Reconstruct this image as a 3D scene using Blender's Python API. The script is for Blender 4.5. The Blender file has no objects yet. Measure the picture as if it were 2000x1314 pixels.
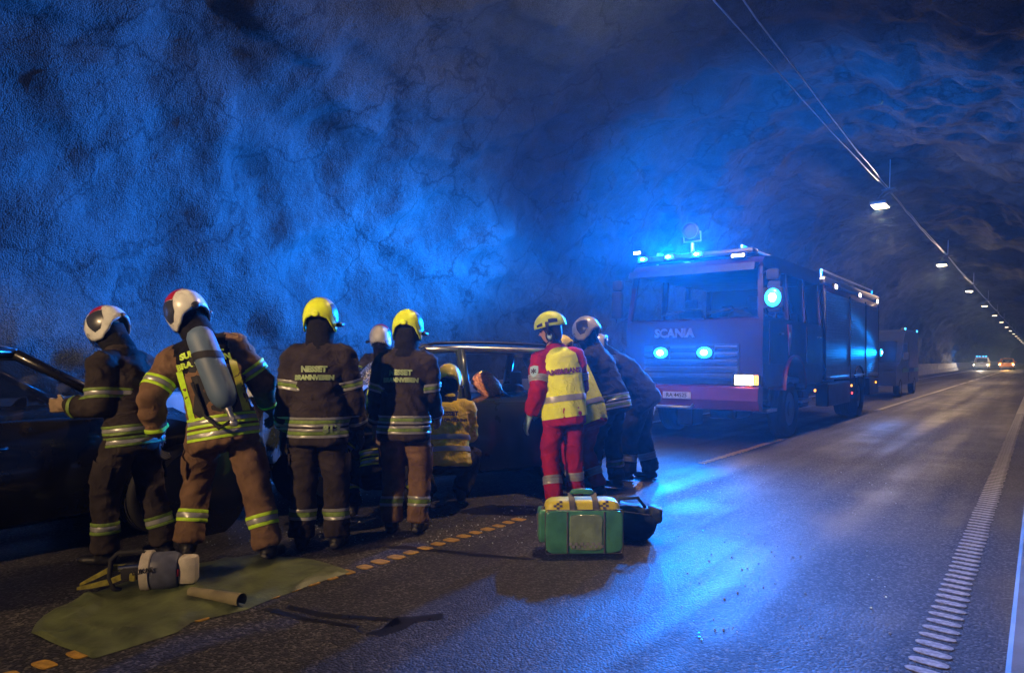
import bpy, bmesh, math, random
from math import sin, cos, pi, radians as RAD
from mathutils import Vector as V, Matrix as MX, noise as NZ
from mathutils.bvhtree import BVHTree
random.seed(7)
S = bpy.context.scene
COL = S.collection

# ------------------------------------------------------------------ camera, world, exposure
CAM_H = 1.42; FPX = 1333.33; HORIZON = 702.0
YAW = math.atan(1032/FPX); SY, CY = sin(YAW), cos(YAW)
cam = bpy.data.cameras.new('camera'); cam.lens = 24; cam.sensor_width = 36
cam.shift_y = 45/2000; cam.clip_end = 1000; cam.clip_start = .05
camo = bpy.data.objects.new('camera', cam); COL.objects.link(camo)
camo.location = (0, 0, CAM_H); camo.rotation_euler = (pi/2, 0, YAW)
S.camera = camo
w = bpy.data.worlds.new('World'); S.world = w; w.use_nodes = True      # deep inside a tunnel, at night
nt = w.node_tree; bg = nt.nodes['Background']
sky = nt.nodes.new('ShaderNodeTexSky'); sky.sky_type = 'NISHITA'; sky.sun_disc = False
sky.sun_elevation = RAD(-6); sky.sun_rotation = RAD(120)
nt.links.new(sky.outputs[0], bg.inputs[0]); bg.inputs[1].default_value = .05
S.view_settings.view_transform = 'Standard'; S.view_settings.look = 'None'
S.view_settings.exposure = 0.0; S.view_settings.gamma = 1
S.render.engine = 'CYCLES'
S.cycles.use_denoising = True; S.cycles.max_bounces = 5; S.cycles.diffuse_bounces = 3
S.cycles.glossy_bounces = 2; S.cycles.transmission_bounces = 4; S.cycles.volume_bounces = 0
S.cycles.transparent_max_bounces = 8; S.cycles.caustics_reflective = False; S.cycles.caustics_refractive = False
S.cycles.sample_clamp_indirect = 4

LAMP_W = 490; LAMP_COL = (1.0, .66, .34)
BLUE = (.0, .20, 1.0); HAZE = .0013

def G(px, py, h=0.0):            # a point of the photograph taken as lying at height h
    z = (CAM_H-h)*FPX/(py-HORIZON); return D(px, z, h)
def D(px, z, h=0.0):             # ... as lying at depth z
    l = z*(px-1000)/FPX
    return V((l*CY-z*SY, l*SY+z*CY, h))
def DH(px, py, z):               # pixel at depth z, height from the pixel
    return D(px, z, CAM_H-(py-HORIZON)/FPX*z)

# ------------------------------------------------------------------ materials
MATS = {}
def mat(name, col, rough=.6, metal=0., var=.2, scale=12., bump=.0, bscale=150., emit=None, es=0., spec=.5, coat=0., trans=0., alpha=1., sheen=0.):
    if name in MATS: return MATS[name]
    m = bpy.data.materials.new(name); m.use_nodes = True; t = m.node_tree; p = t.nodes['Principled BSDF']
    p.inputs['Roughness'].default_value = rough; p.inputs['Metallic'].default_value = metal
    p.inputs['Specular IOR Level'].default_value = spec
    p.inputs['Coat Weight'].default_value = coat; p.inputs['Transmission Weight'].default_value = trans
    p.inputs['Alpha'].default_value = alpha; p.inputs['Specular IOR Level'].default_value = .12 if sheen else spec
    tc = t.nodes.new('ShaderNodeTexCoord')
    n = t.nodes.new('ShaderNodeTexNoise'); n.inputs['Scale'].default_value = scale; n.inputs['Detail'].default_value = 6
    t.links.new(tc.outputs['Object'], n.inputs['Vector'])
    r = t.nodes.new('ShaderNodeValToRGB'); r.color_ramp.elements[0].position = .3; r.color_ramp.elements[1].position = .7
    c = V(col)
    r.color_ramp.elements[0].color = (*(c*(1-var)), 1); r.color_ramp.elements[1].color = (*[min(1, k) for k in c*(1+var)], 1)
    t.links.new(n.outputs['Fac'], r.inputs[0]); t.links.new(r.outputs[0], p.inputs['Base Color'])
    mr = t.nodes.new('ShaderNodeMapRange'); mr.inputs[3].default_value = max(.02, rough-.08); mr.inputs[4].default_value = min(1, rough+.08)
    t.links.new(n.outputs['Fac'], mr.inputs[0]); t.links.new(mr.outputs[0], p.inputs['Roughness'])
    if bump:
        n2 = t.nodes.new('ShaderNodeTexNoise'); n2.inputs['Scale'].default_value = bscale; n2.inputs['Detail'].default_value = 3
        t.links.new(tc.outputs['Object'], n2.inputs['Vector'])
        b = t.nodes.new('ShaderNodeBump'); b.inputs['Strength'].default_value = bump; b.inputs['Distance'].default_value = .01
        t.links.new(n2.outputs['Fac'], b.inputs['Height']); t.links.new(b.outputs[0], p.inputs['Normal'])
        if sheen:     # creased cloth
            n3 = t.nodes.new('ShaderNodeTexNoise'); n3.inputs['Scale'].default_value = 13; n3.inputs['Detail'].default_value = 5; n3.inputs['Distortion'].default_value = 1.5; n3.noise_type = 'RIDGED_MULTIFRACTAL'
            t.links.new(tc.outputs['Object'], n3.inputs['Vector'])
            b3 = t.nodes.new('ShaderNodeBump'); b3.inputs['Strength'].default_value = .5; b3.inputs['Distance'].default_value = .02
            t.links.new(n3.outputs['Fac'], b3.inputs['Height']); t.links.new(b3.outputs[0], b.inputs['Normal'])
    if emit:
        p.inputs['Emission Color'].default_value = (*emit, 1); p.inputs['Emission Strength'].default_value = es
    MATS[name] = m; return m

def rock_mat():
    m = bpy.data.materials.new('shotcrete'); m.use_nodes = True; t = m.node_tree; p = t.nodes['Principled BSDF']
    L = t.links.new; N = t.nodes.new
    tc = N('ShaderNodeTexCoord'); geo = tc.outputs['Object']
    def noise(sc, det=6, rough=.55, dist=0):
        n = N('ShaderNodeTexNoise'); n.inputs['Scale'].default_value = sc; n.inputs['Detail'].default_value = det
        n.inputs['Roughness'].default_value = rough; n.inputs['Distortion'].default_value = dist; L(geo, n.inputs['Vector']); return n.outputs['Fac']
    def ramp(f, a, ca, b, cb):
        r = N('ShaderNodeValToRGB'); e = r.color_ramp.elements; e[0].position = a; e[1].position = b; e[0].color = (*ca, 1); e[1].color = (*cb, 1); L(f, r.inputs[0]); return r.outputs[0]
    def mix(kind, f, a, b):
        x = N('ShaderNodeMix'); x.data_type = 'RGBA'; x.blend_type = kind
        if isinstance(f, float): x.inputs[0].default_value = f
        else: L(f, x.inputs[0])
        L(a, x.inputs[6]); L(b, x.inputs[7]); return x.outputs[2]
    big = ramp(noise(.42, 8, .66, .5), .25, (.050, .060, .062), .75, (.13, .16, .16))
    med = ramp(noise(2.3, 8, .65, .8), .3, (.45,)*3, .72, (1, 1, 1))
    col = mix('MULTIPLY', .85, big, med)
    v = N('ShaderNodeTexVoronoi'); v.inputs['Scale'].default_value = 62; L(geo, v.inputs['Vector'])
    grain = ramp(v.outputs['Distance'], .12, (1.15, 1.15, 1.15), .6, (.35, .35, .35))
    col = mix('MULTIPLY', .75, col, grain)
    sp = ramp(noise(7, 7, .8, .9), .70, (0, 0, 0), .76, (.55, .55, .55))     # pale lime streaks
    col = mix('ADD', .4, col, sp)
    dn = N('ShaderNodeTexNoise'); dn.inputs['Scale'].default_value = 1.7; dn.inputs['Detail'].default_value = 6; L(geo, dn.inputs['Vector'])
    dv = N('ShaderNodeVectorMath'); dv.operation = 'MULTIPLY_ADD'; dv.inputs[1].default_value = (1.1, 1.1, 1.1); L(dn.outputs['Color'], dv.inputs[0]); L(geo, dv.inputs[2])
    cv = N('ShaderNodeTexVoronoi'); cv.feature = 'DISTANCE_TO_EDGE'; cv.inputs['Scale'].default_value = .55; L(dv.outputs[0], cv.inputs['Vector'])
    crk = ramp(cv.outputs['Distance'], .0, (.25, .25, .25), .022, (1, 1, 1)); col = mix('MULTIPLY', .8, col, crk)      # cracks in the sprayed concrete
    L(col, p.inputs['Base Color']); p.inputs['Roughness'].default_value = .8; p.inputs['Specular IOR Level'].default_value = .35
    b1 = N('ShaderNodeBump'); b1.inputs['Strength'].default_value = .9; b1.inputs['Distance'].default_value = .02; b1.invert = True
    L(v.outputs['Distance'], b1.inputs['Height'])
    b2 = N('ShaderNodeBump'); b2.inputs['Strength'].default_value = .8; b2.inputs['Distance'].default_value = .09
    L(noise(5.5, 8, .6), b2.inputs['Height']); L(b1.outputs[0], b2.inputs['Normal'])
    L(b2.outputs[0], p.inputs['Normal']); return m

def asphalt_mat():
    m = bpy.data.materials.new('asphalt'); m.use_nodes = True; t = m.node_tree; p = t.nodes['Principled BSDF']
    L = t.links.new; N = t.nodes.new
    tc = N('ShaderNodeTexCoord'); geo = tc.outputs['Object']
    v = N('ShaderNodeTexVoronoi'); v.inputs['Scale'].default_value = 75; L(geo, v.inputs['Vector'])
    n = N('ShaderNodeTexNoise'); n.inputs['Scale'].default_value = 1.1; n.inputs['Detail'].default_value = 7; n.inputs['Distortion'].default_value = .6; L(geo, n.inputs['Vector'])
    sep = N('ShaderNodeSeparateColor'); L(v.outputs['Color'], sep.inputs[0])
    r = N('ShaderNodeValToRGB'); e = r.color_ramp.elements; e[0].position = .25; e[0].color = (.016, .016, .018, 1); e[1].position = .95; e[1].color = (.17, .155, .14, 1)
    k = e.new(.7); k.color = (.05, .047, .045, 1); L(sep.outputs[0], r.inputs[0])
    r2 = N('ShaderNodeValToRGB'); e = r2.color_ramp.elements; e[0].position = .3; e[0].color = (.5, .5, .5, 1); e[1].position = .7; e[1].color = (1, 1, 1, 1); L(n.outputs['Fac'], r2.inputs[0])
    x = N('ShaderNodeMix'); x.data_type = 'RGBA'; x.blend_type = 'MULTIPLY'; x.inputs[0].default_value = 1; L(r.outputs[0], x.inputs[6]); L(r2.outputs[0], x.inputs[7])
    L(x.outputs[2], p.inputs['Base Color'])
    mr = N('ShaderNodeMapRange'); mr.inputs[1].default_value = .3; mr.inputs[2].default_value = .7; mr.inputs[3].default_value = .50; mr.inputs[4].default_value = .74; p.inputs['Specular IOR Level'].default_value = .38
    mp = N('ShaderNodeMapping'); mp.inputs['Scale'].default_value = (1.3, .05, 1); L(geo, mp.inputs[0])
    n3 = N('ShaderNodeTexNoise'); n3.inputs['Scale'].default_value = 1.6; n3.inputs['Detail'].default_value = 6; L(mp.outputs[0], n3.inputs['Vector'])
    av = N('ShaderNodeMath'); av.operation = 'MULTIPLY_ADD'; av.inputs[1].default_value = 1.3; L(n3.outputs['Fac'], av.inputs[0])
    sc = N('ShaderNodeMath'); sc.operation = 'MULTIPLY_ADD'; sc.inputs[1].default_value = .7; sc.inputs[2].default_value = -.5; L(n.outputs['Fac'], sc.inputs[0]); L(sc.outputs[0], av.inputs[2])
    L(av.outputs[0], mr.inputs[0]); L(mr.outputs[0], p.inputs['Roughness'])
    r4 = N('ShaderNodeValToRGB'); e = r4.color_ramp.elements; e[0].position = .35; e[0].color = (.45, .45, .46, 1); e[1].position = .62; e[1].color = (1, 1, 1, 1); L(n3.outputs['Fac'], r4.inputs[0])
    x2 = N('ShaderNodeMix'); x2.data_type = 'RGBA'; x2.blend_type = 'MULTIPLY'; x2.inputs[0].default_value = .8; L(x.outputs[2], x2.inputs[6]); L(r4.outputs[0], x2.inputs[7]); L(x2.outputs[2], p.inputs['Base Color'])
    b = N('ShaderNodeBump'); b.inputs['Strength'].default_value = .55; b.inputs['Distance'].default_value = .006; b.invert = True
    L(v.outputs['Distance'], b.inputs['Height']); L(b.outputs[0], p.inputs['Normal']); return m

# ------------------------------------------------------------------ mesh helpers
def ob(name, bm, m, parent=None, loc=None, smooth=False, label=None, cat=None, group=None, kind=None, auto=None):
    if isinstance(bm, bpy.types.Mesh): me = bm
    else:
        bmesh.ops.recalc_face_normals(bm, faces=bm.faces)
        me = bpy.data.meshes.new(name); bm.to_mesh(me); bm.free()
    me.name = name
    for mm in (m if isinstance(m, (list, tuple)) else [m]):
        me.materials.append(mm)
    if smooth: me.shade_smooth()
    if auto is not None: me.shade_smooth(); me.set_sharp_from_angle(angle=RAD(auto))
    o = bpy.data.objects.new(name, me); COL.objects.link(o)
    if parent: o.parent = parent
    if loc is not None: o.location = loc
    tag(o, label, cat, group, kind); return o
def tag(o, label=None, cat=None, group=None, kind=None):
    for k, v in (('label', label), ('category', cat), ('group', group), ('kind', kind)):
        if v: o[k] = v
    return o
def empty(name, loc, rz=0, label=None, cat=None, group=None):
    o = bpy.data.objects.new(name, None); COL.objects.link(o); o.location = loc; o.rotation_euler = (0, 0, rz); o.empty_display_size = .1
    return tag(o, label, cat, group)
def copy_tree(o, parent=None):
    c = o.copy(); COL.objects.link(c); c.parent = parent
    for ch in list(o.children): copy_tree(ch, c)
    return c
def NB(): return bmesh.new()
def box(bm, c, s, bev=0., rot=None, seg=2):
    r = bmesh.ops.create_cube(bm, size=1); vs = r['verts']
    M4 = MX.Translation(c) @ (rot.to_4x4() if rot else MX()) @ MX.Diagonal((*s, 1))
    bmesh.ops.transform(bm, matrix=M4, verts=vs)
    if bev:
        ed = list({e for v in vs for e in v.link_edges})
        bmesh.ops.bevel(bm, geom=ed, offset=min(bev, min(s)*.49), segments=seg, affect='EDGES', profile=.5)
    return bm
def BX(c, s, bev=0., rot=None, seg=2): return box(NB(), c, s, bev, rot, seg)
def rings(bm, rr, cap=True, closed=True):
    vv = [[bm.verts.new(p) for p in r] for r in rr]
    n = len(rr[0])
    for a, b in zip(vv, vv[1:]):
        for i in range(n if closed else n-1):
            bm.faces.new((a[i], a[(i+1) % n], b[(i+1) % n], b[i]))
    if cap and closed:
        bm.faces.new(vv[0][::-1]); bm.faces.new(vv[-1])
    return bm
def frame(d, up=V((0, 0, 1))):
    d = d.normalized()
    if abs(d.dot(up)) > .97: up = V((0, 1, 0))
    a = d.cross(up).normalized(); b = a.cross(d).normalized(); return a, b
def tube(bm, pts, rad, n=10, cap=True, flat=1.):
    pts = [V(p) for p in pts]
    if not isinstance(rad, (list, tuple)): rad = [rad]*len(pts)
    rr = []; a = None
    for i, p in enumerate(pts):
        d = (pts[min(i+1, len(pts)-1)]-pts[max(i-1, 0)]).normalized()
        if a is None: a, b = frame(d)
        else:
            a = (a-d*a.dot(d)).normalized(); b = a.cross(d)
        rr.append([p+a*(rad[i]*cos(2*pi*k/n))+b*(rad[i]*flat*sin(2*pi*k/n)) for k in range(n)])
    return rings(bm, rr, cap)
def ball(bm, c, r, u=14, v=9, rot=None):
    if not isinstance(r, (tuple, list)): r = (r, r, r)
    M4 = MX.Translation(c) @ (rot.to_4x4() if rot else MX()) @ MX.Diagonal((*r, 1))
    bmesh.ops.create_uvsphere(bm, u_segments=u, v_segments=v, radius=1, matrix=M4); return bm
def cyl(bm, p0, p1, r, n=20, r2=None): return tube(bm, [p0, p1], [r, r if r2 is None else r2], n)
def lathe(bm, prof, n=32, axis='x'):       # profile of (radius, along)
    rr = []
    for r, h in prof:
        rr.append([(h, r*cos(2*pi*k/n), r*sin(2*pi*k/n)) if axis == 'x' else (r*cos(2*pi*k/n), r*sin(2*pi*k/n), h) for k in range(n)])
    return rings(bm, rr, True)
def prism(bm, poly, x0, x1):               # polygon in (y, z) swept along x
    return rings(bm, [[(x, y, z) for y, z in poly] for x in (x0, x1)])
def evaluated(bm, mods):
    me = bpy.data.meshes.new('tmp'); bmesh.ops.recalc_face_normals(bm, faces=bm.faces); bm.to_mesh(me); bm.free()
    o = bpy.data.objects.new('tmp', me); COL.objects.link(o)
    for k, pr in mods:
        m = o.modifiers.new(k, k)
        for a, b in pr.items(): setattr(m, a, b)
    bpy.context.view_layer.update()
    res = bpy.data.meshes.new_from_object(o.evaluated_get(bpy.context.evaluated_depsgraph_get()))
    bpy.data.objects.remove(o); bpy.data.meshes.remove(me); return res
def fuse(bm, vox=.016, it=6, wr=0., seed=0., zs=2.2, fr=7.):
    me = evaluated(bm, [('REMESH', dict(mode='VOXEL', voxel_size=vox)), ('SMOOTH', dict(factor=.5, iterations=it))])
    if wr:
        o = V((seed*3.1, seed*1.7, seed))
        ns = [v.normal.copy() for v in me.vertices]
        for v, nn in zip(me.vertices, ns):
            c = v.co
            q = V((c.x*fr, c.y*fr, c.z*fr*zs))+o
            f = NZ.noise(q)+.5*NZ.noise(q*2.3)
            q2 = V((c.x*3, c.y*3, c.z*3))+o
            f2 = 1-abs(NZ.noise(q*.8+V((2*NZ.noise(q2), 0, 2.*NZ.noise(q2)))))*2.4
            v.co = c+nn*(wr*(.6*f+.75*max(0, f2)))
    me.shade_smooth(); return me
FONT_CACHE = {}
def text_mesh(s, size, off=.0, ext=.0):
    cu = bpy.data.curves.new('txt', 'FONT'); cu.body = s; cu.size = size; cu.align_x = 'CENTER'; cu.align_y = 'CENTER'; cu.offset = off; cu.extrude = ext; cu.resolution_u = 3
    o = bpy.data.objects.new('txt', cu); COL.objects.link(o); bpy.context.view_layer.update()
    me = bpy.data.meshes.new_from_object(o.evaluated_get(bpy.context.evaluated_depsgraph_get())); bpy.data.objects.remove(o); return me
def place_text(name, s, size, m, parent, M4, off=.0, ext=.002):
    me = text_mesh(s, size, off, ext); me.transform(M4); return ob(name, me, m, parent)
def wrap_text(name, s, size, m, parent, bvh, org, rx, ry, dr, off=.01, lift=.004, sub=True):
    """text in the plane org + x*rx + y*ry thrown along dr on to a surface"""
    me = text_mesh(s, size, off, 0)
    bm = bmesh.new(); bm.from_mesh(me); bpy.data.meshes.remove(me)
    bmesh.ops.triangulate(bm, faces=bm.faces)
    for _ in range(4):
        ed = [e for e in bm.edges if e.calc_length() > .016]
        if not ed or not sub: break
        bmesh.ops.subdivide_edges(bm, edges=ed, cuts=1); bmesh.ops.triangulate(bm, faces=bm.faces)
    last = None
    for v in bm.verts:
        p = org+rx*v.co.x+ry*v.co.y
        h = bvh.ray_cast(p, dr)
        if h[0] is None: h = bvh.find_nearest(p)
        v.co = h[0]-dr*lift
    return ob(name, bm, m, parent)
def strip(bm, rows):
    vv = [[bm.verts.new(p) for p in r] for r in rows]
    for a, b in zip(vv, vv[1:]):
        for i in range(len(a)-1): bm.faces.new((a[i], a[i+1], b[i+1], b[i]))
    return bm
def ring_band(bvh, p0, p1, t0, t1, lift=.006, n=30, rmax=.4, up=None, arc=(0, 2*pi)):
    """a strip of tape lying round a limb: from axis points cast outwards on to the garment"""
    ax = (p1-p0); d = ax.normalized(); a, b = frame(d, up or V((0, 0, 1)))
    rows = []
    for k in range(4):
        t = t0+(t1-t0)*k/3; c = p0+d*t; row = []
        for i in range(n+1):
            an = arc[0]+(arc[1]-arc[0])*i/n; dr = a*cos(an)+b*sin(an)
            h = bvh.ray_cast(c, dr, rmax)
            q = h[0] if h[0] is not None else (row[-1]-dr*0 if row else c+dr*.08)
            row.append(q+dr*(lift+.002*(k in (1, 2))))
        rows.append(row)
    # even out spikes
    return strip(NB(), rows)
# ------------------------------------------------------------------ colours of things
black_rubber = mat('black_rubber', (.015, .015, .016), .75, bump=.3)
dark_metal = mat('dark_metal', (.03, .032, .035), .45, .6)
steel = mat('steel', (.45, .46, .48), .35, .9)
red_paint = mat('red_paint', (.026, .0015, .002), .5, 0, .2, 3, coat=.1, spec=.25)
bumper_lit_red = mat('bumper_lit_red', (.20, .005, .008), .35, 0, .15, 5, coat=.2)  # brighter red paint: headlamp light on bumper and wheel arches put into the colour
glass = mat('glass', (.03, .04, .045), .04, 0, .05, alpha=.13, spec=.8)
dark_glass = mat('dark_glass', (.01, .012, .014), .05, spec=.8, alpha=.75)
shutter = mat('shutter_metal', (.32, .33, .34), .4, .6, .15, 8)
white_line = mat('white_line_paint', (.36, .345, .32), .6, 0, .6, 34, .3, 120)
yellow_line = mat('yellow_line_paint', (.42, .24, .03), .6, 0, .4, 25, .3, 120)
concrete = mat('concrete', (.24, .235, .22), .75, 0, .35, 2.5, .5, 60)
car_dark = mat('car_paint_dark', (.040, .055, .052), .28, .3, .2, 2, coat=.7)
car_black = mat('car_paint_black', (.010, .010, .012), .28, .2, .2, 2, coat=.6)
car_white = mat('car_paint_white', (.6, .6, .6), .3, 0, .1, 2, coat=.5)
car_orange = mat('car_paint_orange', (.7, .22, .03), .3, 0, .1, 2, coat=.5)
seat_cloth = mat('seat_cloth', (.09, .09, .095), .9, bump=.3)
tan_cloth = mat('tan_turnout_cloth', (.19, .115, .065), .85, 0, .3, 9, .35, 320, sheen=.15)
shaded_tan_cloth = mat('shaded_tan_turnout_cloth', (.042, .034, .030), .85, 0, .35, 9, .35, 320, sheen=.15)  # tan turnout cloth darkened: shade on the unlit crew put into the colour
dark_cloth = mat('dark_turnout_cloth', (.035, .033, .036), .85, 0, .35, 9, .35, 320, sheen=.15)
navy_cloth = mat('navy_cloth', (.016, .022, .042), .85, 0, .3, 9, .3, 320, sheen=.1)
black_cloth = mat('black_cloth', (.013, .013, .014), .9, 0, .3, 20, .3, 320, sheen=.1)
red_cloth = mat('red_cloth', (.33, .009, .018), .75, 0, .2, 9, .3, 320, sheen=.1)
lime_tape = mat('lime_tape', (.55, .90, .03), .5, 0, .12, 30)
yellow_tape = mat('yellow_tape', (.72, .70, .04), .5, 0, .12, 30)
silver_tape = mat('silver_tape', (.36, .37, .37), .35, .3, .12, 30)
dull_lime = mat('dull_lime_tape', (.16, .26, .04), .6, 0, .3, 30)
vest_yellow = mat('hi_vis_vest', (.74, .82, .03), .7, 0, .12, 9, .2, 300, sheen=.1)
yolk_yellow = mat('yellow_jacket', (.80, .55, .02), .7, 0, .12, 9, .2, 300, sheen=.1)
helmet_white = mat('helmet_white', (.62, .64, .62), .28, 0, .14, 14, coat=.4)
helmet_yellow = mat('helmet_yellow', (.70, .86, .02), .4, 0, .12, 14, coat=.12, spec=.4)
helmet_gold = mat('helmet_gold', (.85, .66, .03), .4, 0, .12, 14, coat=.12, spec=.4)
helmet_grey = mat('helmet_grey', (.45, .43, .40), .25, 0, .1, 6, coat=.5)
helmet_dark = mat('helmet_dark', (.03, .035, .05), .35, 0, .2, 6, coat=.3)
helmet_red = mat('helmet_red', (.35, .01, .02), .35, 0, .1, 6)
skin = mat('skin', (.48, .27, .19), .55, 0, .1, 20)
hair_fair = mat('fair_hair', (.75, .33, .13), .5, 0, .35, 60, .4, 300)
glove_tan = mat('glove_tan', (.30, .21, .13), .8, 0, .25, 30, .3, 300)
glove_dark = mat('glove_dark', (.03, .03, .032), .8, 0, .25, 30)
glove_blue = mat('nitrile_glove', (.30, .50, .62), .5, 0, .1, 20)
boot_black = mat('boot_black', (.012, .012, .012), .5)
cyl_blue = mat('air_cylinder', (.10, .16, .26), .5, 0, .15, 6, .15, 200)
print_purple = mat('print_purple', (.12, .01, .06), .6)
print_black = mat('print_black', (.01, .01, .012), .6)
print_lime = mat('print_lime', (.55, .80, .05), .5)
print_gold = mat('print_gold', (.75, .60, .05), .5)
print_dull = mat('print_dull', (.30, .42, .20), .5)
chrome = mat('chrome', (.6, .6, .6), .15, 1.)
blue_lens = mat('blue_beacon_lens', (.1, .4, .9), .2, emit=(.015, .42, 1.), es=7)
white_core = mat('beacon_core', (.8, .9, 1), .2, emit=(.75, .9, 1.), es=30)
blue_lens_dim = mat('blue_beacon_lens_dim', (.1, .4, .9), .2, emit=(.04, .45, 1.), es=10)
head_lens = mat('headlamp_lens', (.9, .85, .8), .1, emit=(1, .72, .42), es=30)
white_led = mat('white_led', (.9, .85, .8), .2, emit=(1, .80, .66), es=14)
amber_lens = mat('amber_lens', (.8, .3, .03), .2, emit=(1, .35, .03), es=4)
red_lens = mat('red_lens', (.6, .02, .02), .2, emit=(1, .06, .05), es=4)
lamp_lens = mat('lamp_lens', (.9, .9, .85), .3, emit=(1, .76, .48), es=6)
lamp_metal = mat('lamp_housing', (.07, .075, .08), .5, .5)

# ------------------------------------------------------------------ setting: road, tunnel, kerb, barrier
LEFT_X, RIGHT_X = -9.1, 1.9
Y0, Y1 = -24., 330.
asph = asphalt_mat()
road = ob('road', strip(NB(), [[(x, y, 0) for x in (LEFT_X-.8, -3.6, .2)] for y in (Y0, 0, 10, 40, 120, Y1)]), asph, kind='structure')
bar = NB()
n = 10; W2, T2 = .085, .034
outl = [(W2*cos(a)*(1 if abs(cos(a)) < .98 else 1), T2*math.copysign(abs(sin(a))**.6, sin(a))) for a in [2*pi*k/14 for k in range(14)]]
rings(bar, [[(x, y, z) for x, y in outl] for z in (.0, .003)])
bme = bpy.data.meshes.new('line_bar'); bar.to_mesh(bme); bar.free(); bme.materials.append(white_line)
for k in range(165):
    o = bpy.data.objects.new('line_bar', bme); COL.objects.link(o); o.parent = road
    o.location = (-.415+random.uniform(-.004, .004), 1.9+k*.122, .001); o.rotation_euler = (0, 0, RAD(-6))
    o.scale = (random.uniform(.95, 1.05), random.uniform(.9, 1.1), 1)
ob('edge_line', BX((-.415, (22.1+Y1)/2, .003), (.17, Y1-22.1, .006)), white_line, road)
ob('edge_line', BX((-6.95, (Y0+Y1)/2, .003), (.16, Y1-Y0, .006)), white_line, road)
bar = NB(); rings(bar, [[(.056*math.copysign(abs(cos(a))**.5, cos(a))+.012*sin(a), .042*math.copysign(abs(sin(a))**.5, sin(a)), z) for a in [2*pi*k/20+.01 for k in range(20)]] for z in (0, .005)])
yme = bpy.data.meshes.new('centre_bar'); bar.to_mesh(yme); bar.free(); yme.materials.append(yellow_line)
for a, b in ((.45, 4.85), (9.0, 12.6)):
    y = a
    while y < b:
        o = bpy.data.objects.new('centre_bar', yme); COL.objects.link(o); o.parent = road
        o.location = (-3.66+random.uniform(-.006, .006), y, .001); o.rotation_euler = (0, 0, RAD(random.uniform(-4, 8))); o.scale = (random.uniform(.85, 1.1), random.uniform(.8, 1.1), 1); y += .146
for a in range(22, 330, 6):
    ob('centre_line', BX((-3.62, a+2.2, .003), (.13, 4.4 if a > 40 else 5.9, .006)), yellow_line if a > 90 else white_line, road)

def wall_pt(s, y):
    """cross-section of the vault: s 0..1 from the left foot over the crown to the right foot"""
    cx, hw, zs, zt = (LEFT_X+RIGHT_X)/2, (RIGHT_X-LEFT_X)/2, 2.0, 7.0
    a = s*7.2
    if s < .15: x, z = cx-hw-.25*sin(s/.15*pi/2), zs*s/.15-.12; nx, nz = 1, 0
    elif s > .85: x, z = cx+hw+.25*sin((1-s)/.15*pi/2), zs*(1-s)/.15-.12; nx, nz = -1, 0
    else:
        t = pi*(1-(s-.15)/.7); c, q = cos(t), sin(t)
        x = cx+(hw+.25)*math.copysign(abs(c)**.86, c); z = zs-.12+(zt-zs+.12)*abs(q)**.86; nx, nz = -c, -q
    p = V((x*.33, y*.26, z*.33))
    d = .34*NZ.noise(p)+.16*NZ.noise(p*2.3+V((5, 1, 2)))+.14*NZ.noise(p*4.6)+.09*NZ.noise(p*9.3)
    w1 = p*2.6+V((0, .5*NZ.noise(p*3), 0)); d += .16*(.45-NZ.voronoi(w1)[0][0])+.10*(.45-NZ.voronoi(w1*2.7)[0][0])
    r = 1-abs(NZ.noise(p*1.6+V((9, 9, 9))))*2
    d += .18*max(0, r)**2
    q = V((x*3, y*3, z*3)); d += .035*NZ.noise(q*1.5)+.02*NZ.noise(q*2.9)
    if z < .9: d *= max(.2, z/.9)
    d = min(d, .5)
    return (x+nx*d, y, z+nz*d)
def tunnel():
    ys = [Y0+i*.5 for i in range(int((-2-Y0)/.5))]
    y = -2.
    while y < 42: ys.append(y); y += .11
    while y < 110: ys.append(y); y += .45
    while y < Y1: ys.append(y); y += 2
    ns = 190
    co = [wall_pt(i/ns, y) for y in ys for i in range(ns+1)]
    f = []
    for j in range(len(ys)-1):
        for i in range(ns):
            a = j*(ns+1)+i; f.append((a, a+ns+1, a+ns+2, a+1))
    me = bpy.data.meshes.new('tunnel_wall'); me.from_pydata(co, [], f); me.shade_smooth()
    return ob('tunnel_wall', me, rock_mat(), kind='structure')
tunnel()
# raised kerb the photographer stands on
kb = NB(); rings(kb, [[(-.13, y, -.05), (-.115, y, .13), (-.095, y, .15), (RIGHT_X+.5, y, .16), (RIGHT_X+.5, y, -.05)] for y in (Y0, 0, 20, Y1)])
ob('kerb', kb, concrete, kind='structure')
# concrete barrier elements along the left wall
bprof = [(-8.95, -.03), (-8.95, .98), (-8.92, 1.0), (-8.80, 1.0), (-8.77, .97), (-8.70, .38), (-8.52, .12), (-8.52, -.03)]
bm = NB(); rings(bm, [[(x, y, z) for x, z in bprof] for y in (0, 5.98)]); bmesh.ops.recalc_face_normals(bm, faces=bm.faces)
bme = bpy.data.meshes.new('barrier_element'); bm.to_mesh(bme); bm.free(); bme.materials.append(concrete)
barrier = empty('concrete_barrier', (0, 0, 0), 0, 'long low grey concrete barrier at the foot of the rough tunnel wall', 'barrier')
for k in range(58):
    o = bpy.data.objects.new('barrier_element', bme); COL.objects.link(o); o.parent = barrier; o.location = (random.uniform(-.012, .012), Y0+2+k*6, 0)

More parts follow.
